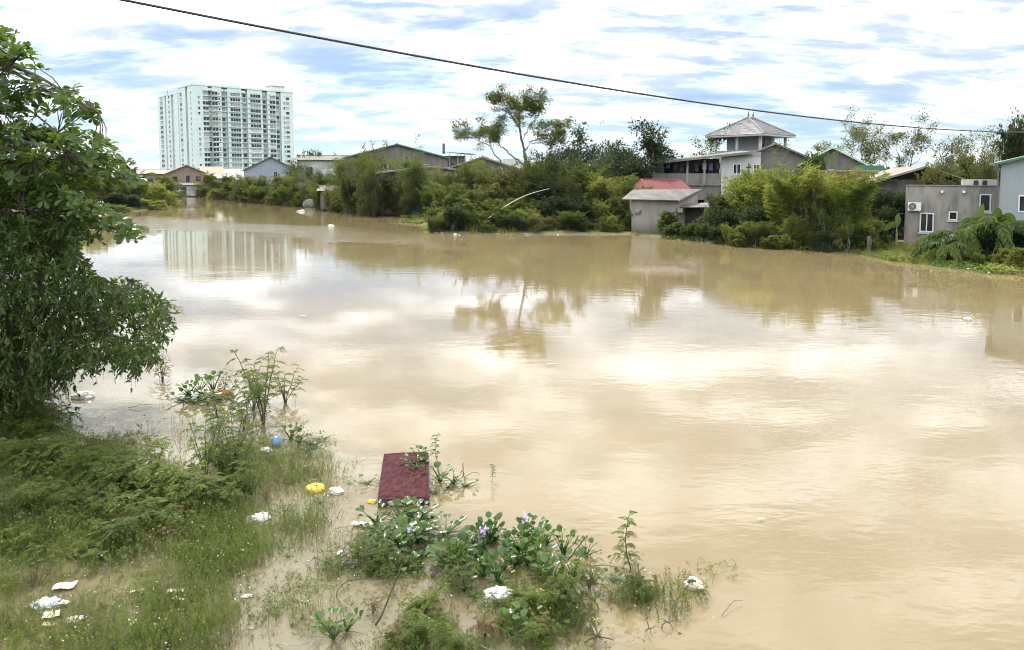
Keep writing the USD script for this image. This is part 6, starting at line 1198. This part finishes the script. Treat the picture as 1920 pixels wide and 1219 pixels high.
for k, u, v, h, lab, w in [('stem', 823, 875, 66, 'slim upright fern stem at the top right corner of the mattress', .8), ('stem', 921, 905, 38, 'short fern stem alone on the water right of the mattress', .9), ('stem', 1186, 1072, 122, 'tall bent fern stem standing right of the hyacinth mat', 1.0), ('arch', 1200, 1085, 40, 'arching fern spray reaching right to the foam block', 1.2), ('mound', 1195, 1118, 48, 'low fern-leaved mound right of the hyacinth mat', 1.0), ('arch', 1290, 1120, 26, 'low fern spray under the foam block', 1.2), ('arch', 1150, 1130, 30, None, 1.2), ('arch', 1260, 1150, 24, None, 1.2),
        ('shrub', 495, 795, 150, 'tall open fern-leaved shrub at the water edge, the highest of the left group', .75), ('shrub', 475, 770, 90, 'second open shrub beside the highest one', .9), ('shrub', 420, 735, 45, 'small fern shrub on the far floating clump', .9), ('shrub', 440, 870, 110, 'fern-leaved shrub below the tall one', .9), ('shrub', 385, 900, 130, 'dark-stemmed fern shrub in the weeds left of the ball', .8), ('shrub', 292, 895, 85, 'thin fern shrub standing before the open pool', .7), ('shrub', 360, 960, 90, None, 1.1), ('shrub', 470, 930, 80, None, 1.0),
        ('mound', 240, 930, 90, 'broad green fern-leaved mound in the middle of the weeds', 1.1), ('mound', 330, 930, 80, 'second fern-leaved mound right of the broad one', 1.1), ('mound', 180, 900, 75, None, 1.2), ('mound', 400, 950, 70, None, 1.2), ('mound', 215, 1030, 70, 'lower fern-leaved mound above the white sheets', 1.1), ('mound', 100, 880, 70, None, 1.2), ('mound', 30, 870, 60, None, 1.2), ('mound', 290, 990, 70, None, 1.2), ('mound', 60, 960, 70, None, 1.1), ('mound', 140, 960, 60, None, 1.1), ('mound', 60, 800, 60, None, 1.3), ('mound', 20, 770, 70, None, 1.3),
        ('mound', 785, 1215, 75, 'dense fern-leaved mound at the bottom edge below the dark stalk', 1.0), ('mound', 990, 1150, 62, 'fern-leaved mound between the white bag and the yellow cloth', 1.0), ('mound', 1060, 1140, 75, 'grey-green fern-leaved mound right of the yellow cloth', .9), ('mound', 850, 1235, 60, None, 1.0), ('mound', 1010, 1205, 55, None, 1.0), ('arch', 740, 1120, 40, None, 1.0), ('arch', 930, 1160, 40, None, 1.0), ('mound', 770, 1065, 30, None, 1.2), ('mound', 700, 1075, 26, None, 1.2), ('arch', 1080, 1190, 40, None, 1.0), ('shrub', 900, 1010, 30, None, 1.0),
        ('dry', 380, 930, 70, 'rust-brown withered fern spray in the left weeds', .8), ('dry', 425, 870, 50, 'small rusty spray among the fern shrubs', .8), ('dry', 330, 985, 50, None, .9), ('dry', 735, 1210, 60, 'withered brown spray left of the bottom mound', 1.0), ('dry', 305, 712, 45, 'yellowed spray at the tip of the drooping tree', 1.1), ('dry', 820, 1165, 50, None, .8), ('dry', 700, 1150, 45, None, .9), ('dry', 500, 940, 45, None, .8)]:
    fern_plant(k, u, v, h, lab or {'stem': 'upright fern stem in the flooded weeds', 'arch': 'arching fern spray in the drifted plants', 'shrub': 'open fern-leaved shrub in the flooded weeds', 'mound': 'fern-leaved mound in the flooded weeds', 'dry': 'withered fern spray in the flooded weeds'}[k], wide=w, group=None if lab else 'fern plants of the flooded weeds, ' + k)

rx = np.random.default_rng(960)
for poly, n, kinds in [([(140, 860), (330, 850), (480, 900), (520, 980), (330, 1050), (160, 1040), (120, 940)], 15, ['mound', 'mound', 'shrub', 'arch', 'dry']), ([(0, 740), (110, 760), (140, 830), (60, 960), (0, 960)], 9, ['mound', 'arch', 'mound']), ([(400, 780), (520, 720), (560, 800), (600, 900), (480, 940), (390, 900)], 10, ['shrub', 'shrub', 'arch', 'shrub']), ([(0, 980), (120, 1000), (80, 1100), (0, 1110)], 5, ['arch', 'mound']), ([(700, 1140), (880, 1150), (1090, 1120), (1100, 1215), (700, 1219)], 10, ['arch', 'mound', 'shrub', 'dry']), ([(700, 1020), (860, 1080), (1000, 1100), (1100, 1080), (1090, 1040), (1110, 1110), (900, 1120), (720, 1090)], 9, ['arch', 'shrub'])]:
    P = Polygon(poly); b = P.bounds; k = 0
    while k < n:
        u, v = rx.uniform(b[0], b[2]), rx.uniform(b[1], b[3])
        if P.contains(shapely.Point(u, v)) and not (470 < u < 575 and 790 < v < 975):
            kd = kinds[k % len(kinds)]; fern_plant(kd, u, v, rx.uniform(32, 80) * (1.15 if kd == 'shrub' else .75) * np.interp(v, [700, 1200], [.85, 1.1]), {'arch': 'arching fern spray in the drifted plants', 'shrub': 'open fern-leaved shrub in the flooded weeds', 'mound': 'fern-leaved mound in the flooded weeds', 'dry': 'withered fern spray in the flooded weeds'}[kd], wide=rx.uniform(.8, 1.3), group='fern plants of the flooded weeds, ' + kd); k += 1

# ------------------------------------------------------------------ flooded weeds, reeds and drift: what nobody could count
leafmat('leaf_weed2', [(.15, (.04, .06, .016)), (.5, (.085, .11, .034)), (.85, (.17, .175, .07))], rough=.6, trans=.4, patch=.9)
rng = np.random.default_rng(811); W_ = []
for poly, n in [([(-60, 760), (110, 755), (130, 800), (250, 850), (200, 900), (-60, 900)], 150), ([(-60, 880), (330, 870), (420, 960), (330, 1050), (120, 1060), (-60, 1000)], 170), ([(320, 950), (470, 950), (510, 1010), (480, 1075), (380, 1090), (320, 1040)], 100), ([(240, 1100), (400, 1090), (430, 1150), (400, 1235), (230, 1240)], 70),
        ([(-60, 960), (90, 980), (80, 1080), (40, 1120), (-60, 1120)], 60), ([(-60, 1130), (70, 1150), (80, 1240), (-60, 1240)], 22), ([(380, 830), (620, 850), (600, 930), (430, 960)], 70), ([(500, 960), (620, 950), (600, 1010), (520, 1030)], 18), ([(40, 1040), (240, 1050), (250, 1219), (30, 1219)], 20), ([(430, 1090), (660, 1090), (640, 1219), (430, 1219)], 9), ([(120, 1180), (240, 1190), (240, 1240), (100, 1240)], 14), ([(640, 1020), (700, 1010), (700, 1070), (600, 1085)], 7), ([(720, 1180), (1080, 1150), (1100, 1240), (700, 1240)], 16), ([(930, 1090), (1110, 1080), (1110, 1160), (950, 1170)], 12), ([(1140, 1090), (1320, 1090), (1320, 1130), (1180, 1160)], 8)]:
    P = Polygon(poly); b = P.bounds; k = 0
    while k < n:
        u, v = rng.uniform(b[0], b[2]), rng.uniform(b[1], b[3])
        if P.contains(shapely.Point(u, v)): q = G(u, v); W_.append((q[0], q[1], max(float(bank(q[0], q[1])), -.01) if v < 900 and u < 160 else -.01)); k += 1
nw = len(W_); keepw = [w for w in W_]
for _ in range(650):
    w = keepw[int(rng.integers(nw))]; W_.append((w[0] + rng.normal(0, .35), w[1] + rng.normal(0, .35), w[2]))
ws = rng.uniform(.5, 1.25, len(W_)); wz = np.where(np.arange(len(W_)) < nw, 1.0, .30); scatter('flooded_weeds', [tuft(rng, 26, .27, .24, .0024, 14, .024), tuft(rng, 22, .20, .27, .0022, 18, .020), tuft(rng, 24, .32, .26, .0026, 10, .028)], ['leaf_weed', 'leaf_weed2', 'leaf_fern'], W_, rng.uniform(0, 6.28, len(W_)), np.stack([ws, ws, ws * wz], -1), 'fine pale green weeds standing in the flood at the left', 'weeds')
R2 = []
for c_u, c_v, su, sv, n in [(365, 800, 30, 22, 18), (600, 880, 22, 22, 16), (550, 1010, 40, 12, 12), (420, 1180, 30, 30, 12), (575, 1165, 12, 12, 3), (330, 830, 40, 15, 10), (650, 1060, 25, 20, 8), (830, 1140, 30, 15, 10), (540, 850, 30, 18, 10), (60, 1120, 40, 30, 10), (470, 830, 30, 20, 14)]:
    for _ in range(n): q = G(c_u + rng.normal(0, su), c_v + rng.normal(0, sv)); R2.append((q[0], q[1], -.01))
scatter('bare_reeds', [tuft(rng, 12, .42, .16, .0022, 2, .02), tuft(rng, 9, .3, .14, .002, 3, .018)], ['leaf_reed', 'leaf_reed'], R2, rng.uniform(0, 6.28, len(R2)), np.ones((len(R2), 3)), 'thin bare weed stems rising from the shallow water', 'weed stems')
fb = MB(); wp_ = np.array(W_); kk = rng.integers(0, len(wp_), 1500)
Pb = wp_[kk] + np.stack([rng.normal(0, .16, 1500), rng.normal(0, .16, 1500), rng.uniform(.04, .26, 1500)], -1); Vb, tfb = leaves(Pb, ball(rng, 1500), rng.uniform(.010, .022, 1500), .8, T_DIAMOND, rng); fb.add(*joined(Vb, tfb))
solo('weed_flowers', fb.mesh(), 'foam_cream', 'tiny pale flowers dotted through the flooded weeds', 'flowers', kind='stuff')
# sticks and stalks
STK = [((706, 1172), (728, 1125), (752, 1060), .012, 'twig', 'dark curved stalk leaning up to the hyacinth mat'), ((632, 1118), (655, 1090), (735, 1085), .008, 'twig', 'thin dark bent twig left of the dark stalk'), ((632, 1118), (650, 1138), (672, 1150), .005, 'wood_grey', 'pale twig below the bent one'), ((1065, 1050), (1080, 1030), (1101, 1002), .010, 'twig', 'straight dark stick at the right of the mat'),
    ((940, 1090), (1010, 1080), (1095, 1070), .010, 'wood_grey', 'long grey twig lying along the lower edge of the mat'), ((1095, 1062), (1120, 1060), (1165, 1063), .006, 'twig', 'thin stick stretching right from the mat'), ((120, 1005), (160, 1018), (190, 1030), .014, 'wood_grey', 'grey stick floating in the left weeds'), ((30, 880), (75, 920), (130, 922), .009, 'wood_grey', 'pale bent twig in the left weeds'),
    ((865, 1177), (890, 1200), (918, 1219), .007, 'wood_grey', 'pale stick at the bottom edge'), ((925, 1135), (960, 1140), (990, 1150), .008, 'twig', 'brown stick beside the white bag'), ((517, 1207), (560, 1208), (588, 1196), .008, 'wood_grey', 'flat floating stick at the bottom'), ((530, 1117), (545, 1112), (560, 1104), .006, 'wood_grey', 'small stick on the open water'), ((500, 1140), (508, 1136), (516, 1130), .008, 'wood_grey', 'pale chip on the open water'),
    ((1095, 1205), (1120, 1195), (1150, 1200), .010, 'twig', 'twisted root at the bottom right of the weeds'), ((1110, 1175), (1118, 1190), (1125, 1210), .008, 'wood_grey', 'forked grey twig at the bottom'), ((1240, 1178), (1252, 1168), (1262, 1180), .008, 'bark', 'dark drowned seedling alone on the water'), ((1210, 1185), (1218, 1178), (1222, 1190), .006, 'bark', 'smaller dark sprig left of the drowned seedling'), ((1355, 1155), (1372, 1130), (1392, 1128), .004, 'leaf_reed', 'thin bent grass stem alone on the right'),
    ((625, 992), (645, 988), (665, 985), .007, 'wood_grey', 'floating stick left of the long white scrap'), ((690, 985), (720, 1000), (760, 1010), .008, 'twig', 'dark runner at the left tip of the mat'), ((620, 985), (600, 955), (590, 940), .004, 'twig', 'thin twig at the sprig below the tub'), ((870, 868), (868, 880), (872, 900), .010, 'leaf_reed', 'dried upright stalk right of the mattress'), ((872, 898), (885, 886), (900, 890), .006, 'leaf_reed', 'looped dry stalk right of the mattress'), ((770, 905), (785, 893), (800, 885), .009, 'leaf_reed', 'pale dry stalk lying across the mattress'), ((745, 920), (752, 912), (760, 905), .006, 'leaf_reed', 'short pale stalk on the mattress'),
    ((0, 770), (8, 755), (4, 750), .012, 'wood_grey', 'pale stick at the left border'), ((1268, 1128), (1280, 1108), (1300, 1090), .007, 'twig', 'dark twig under the foam block'), ((240, 765), (262, 760), (285, 758), .006, 'twig', 'twig floating before the drooping tree'), ((205, 833), (225, 838), (250, 842), .008, 'twig', 'twig at the edge of the pool')]
for a, b_, c, r_, mt, lab in STK:
    z = [0.01, .06, .03]
    if 'leaning' in lab or 'straight dark' in lab or 'upright' in lab: z = [0, 0, 0]
    if 'on the mattress' in lab or 'across the mattress' in lab: z = [.16, .19, .17]
    A, C = G(*a, z[0]), G(*c, z[2]); Bm = G(*b_, z[1])
    if 'leaning' in lab or 'straight dark' in lab or 'upright' in lab: A = G(*a); C = at(c[0], c[1], A[1] - .1); Bm = at(b_[0], b_[1], A[1] - .05)
    if 'upright' in lab: A = G(c[0], c[1]); C = at(a[0], a[1], A[1]); Bm = at(b_[0], b_[1], A[1])
    s = np.linspace(0, 1, 9)[:, None]; q = (1 - s) ** 2 * A + 2 * s * (1 - s) * (2 * Bm - .5 * (A + C)) + s ** 2 * C + rng.normal(0, .006, (9, 3)); mb = MB().tube(q, np.linspace(r_, r_ * .6, 9), 5)
    if 'seedling' in lab or 'root' in lab or 'sprig left' in lab:
        for _ in range(6): a_ = rng.uniform(0, 6.28); mb.tube([q[4], q[4] + np.array([math.cos(a_) * .06, math.sin(a_) * .06, .05]), q[4] + np.array([math.cos(a_) * .13, math.sin(a_) * .13, .04])], [r_ * .7, r_ * .5, r_ * .3], 4)
    solo('stick', mb.mesh(), mt, lab, 'stick')
# crumbs of leaf, bark and foam on the surface
m1, m2 = MB(), MB()
for k in range(620):
    c_ = [(130, 1110, 90, 60), (900, 1110, 160, 45), (1180, 1110, 90, 40), (400, 900, 160, 60), (220, 800, 70, 35), (640, 1040, 90, 50), (450, 1150, 150, 50), (80, 880, 90, 80)][k % 8]; q = G(c_[0] + rng.normal(0, c_[2]), min(c_[1] + rng.normal(0, c_[3]), 1260))
    s = rng.uniform(.008, .03); a = rng.uniform(0, 6.28); d = np.array([math.cos(a), math.sin(a), 0]); e = np.array([-d[1], d[0], 0]) * rng.uniform(.25, .8)
    zq = np.array([q[0], q[1], .004 + .004 * rng.random()]); v = [zq - d * s, zq + e * s, zq + d * s + [0, 0, s * .5], zq - e * s]; (m1 if rng.random() < .72 else m2).add(v, [(0, 3, 2, 1)])
solo('drift_crumbs', m1.mesh(), 'leaf_reed', 'crumbs of leaf and bark drifting between the weeds', 'drift', kind='stuff'); solo('foam_crumbs', m2.mesh(), 'foam_white', 'white specks of foam plastic drifting between the weeds', 'foam specks', kind='stuff')
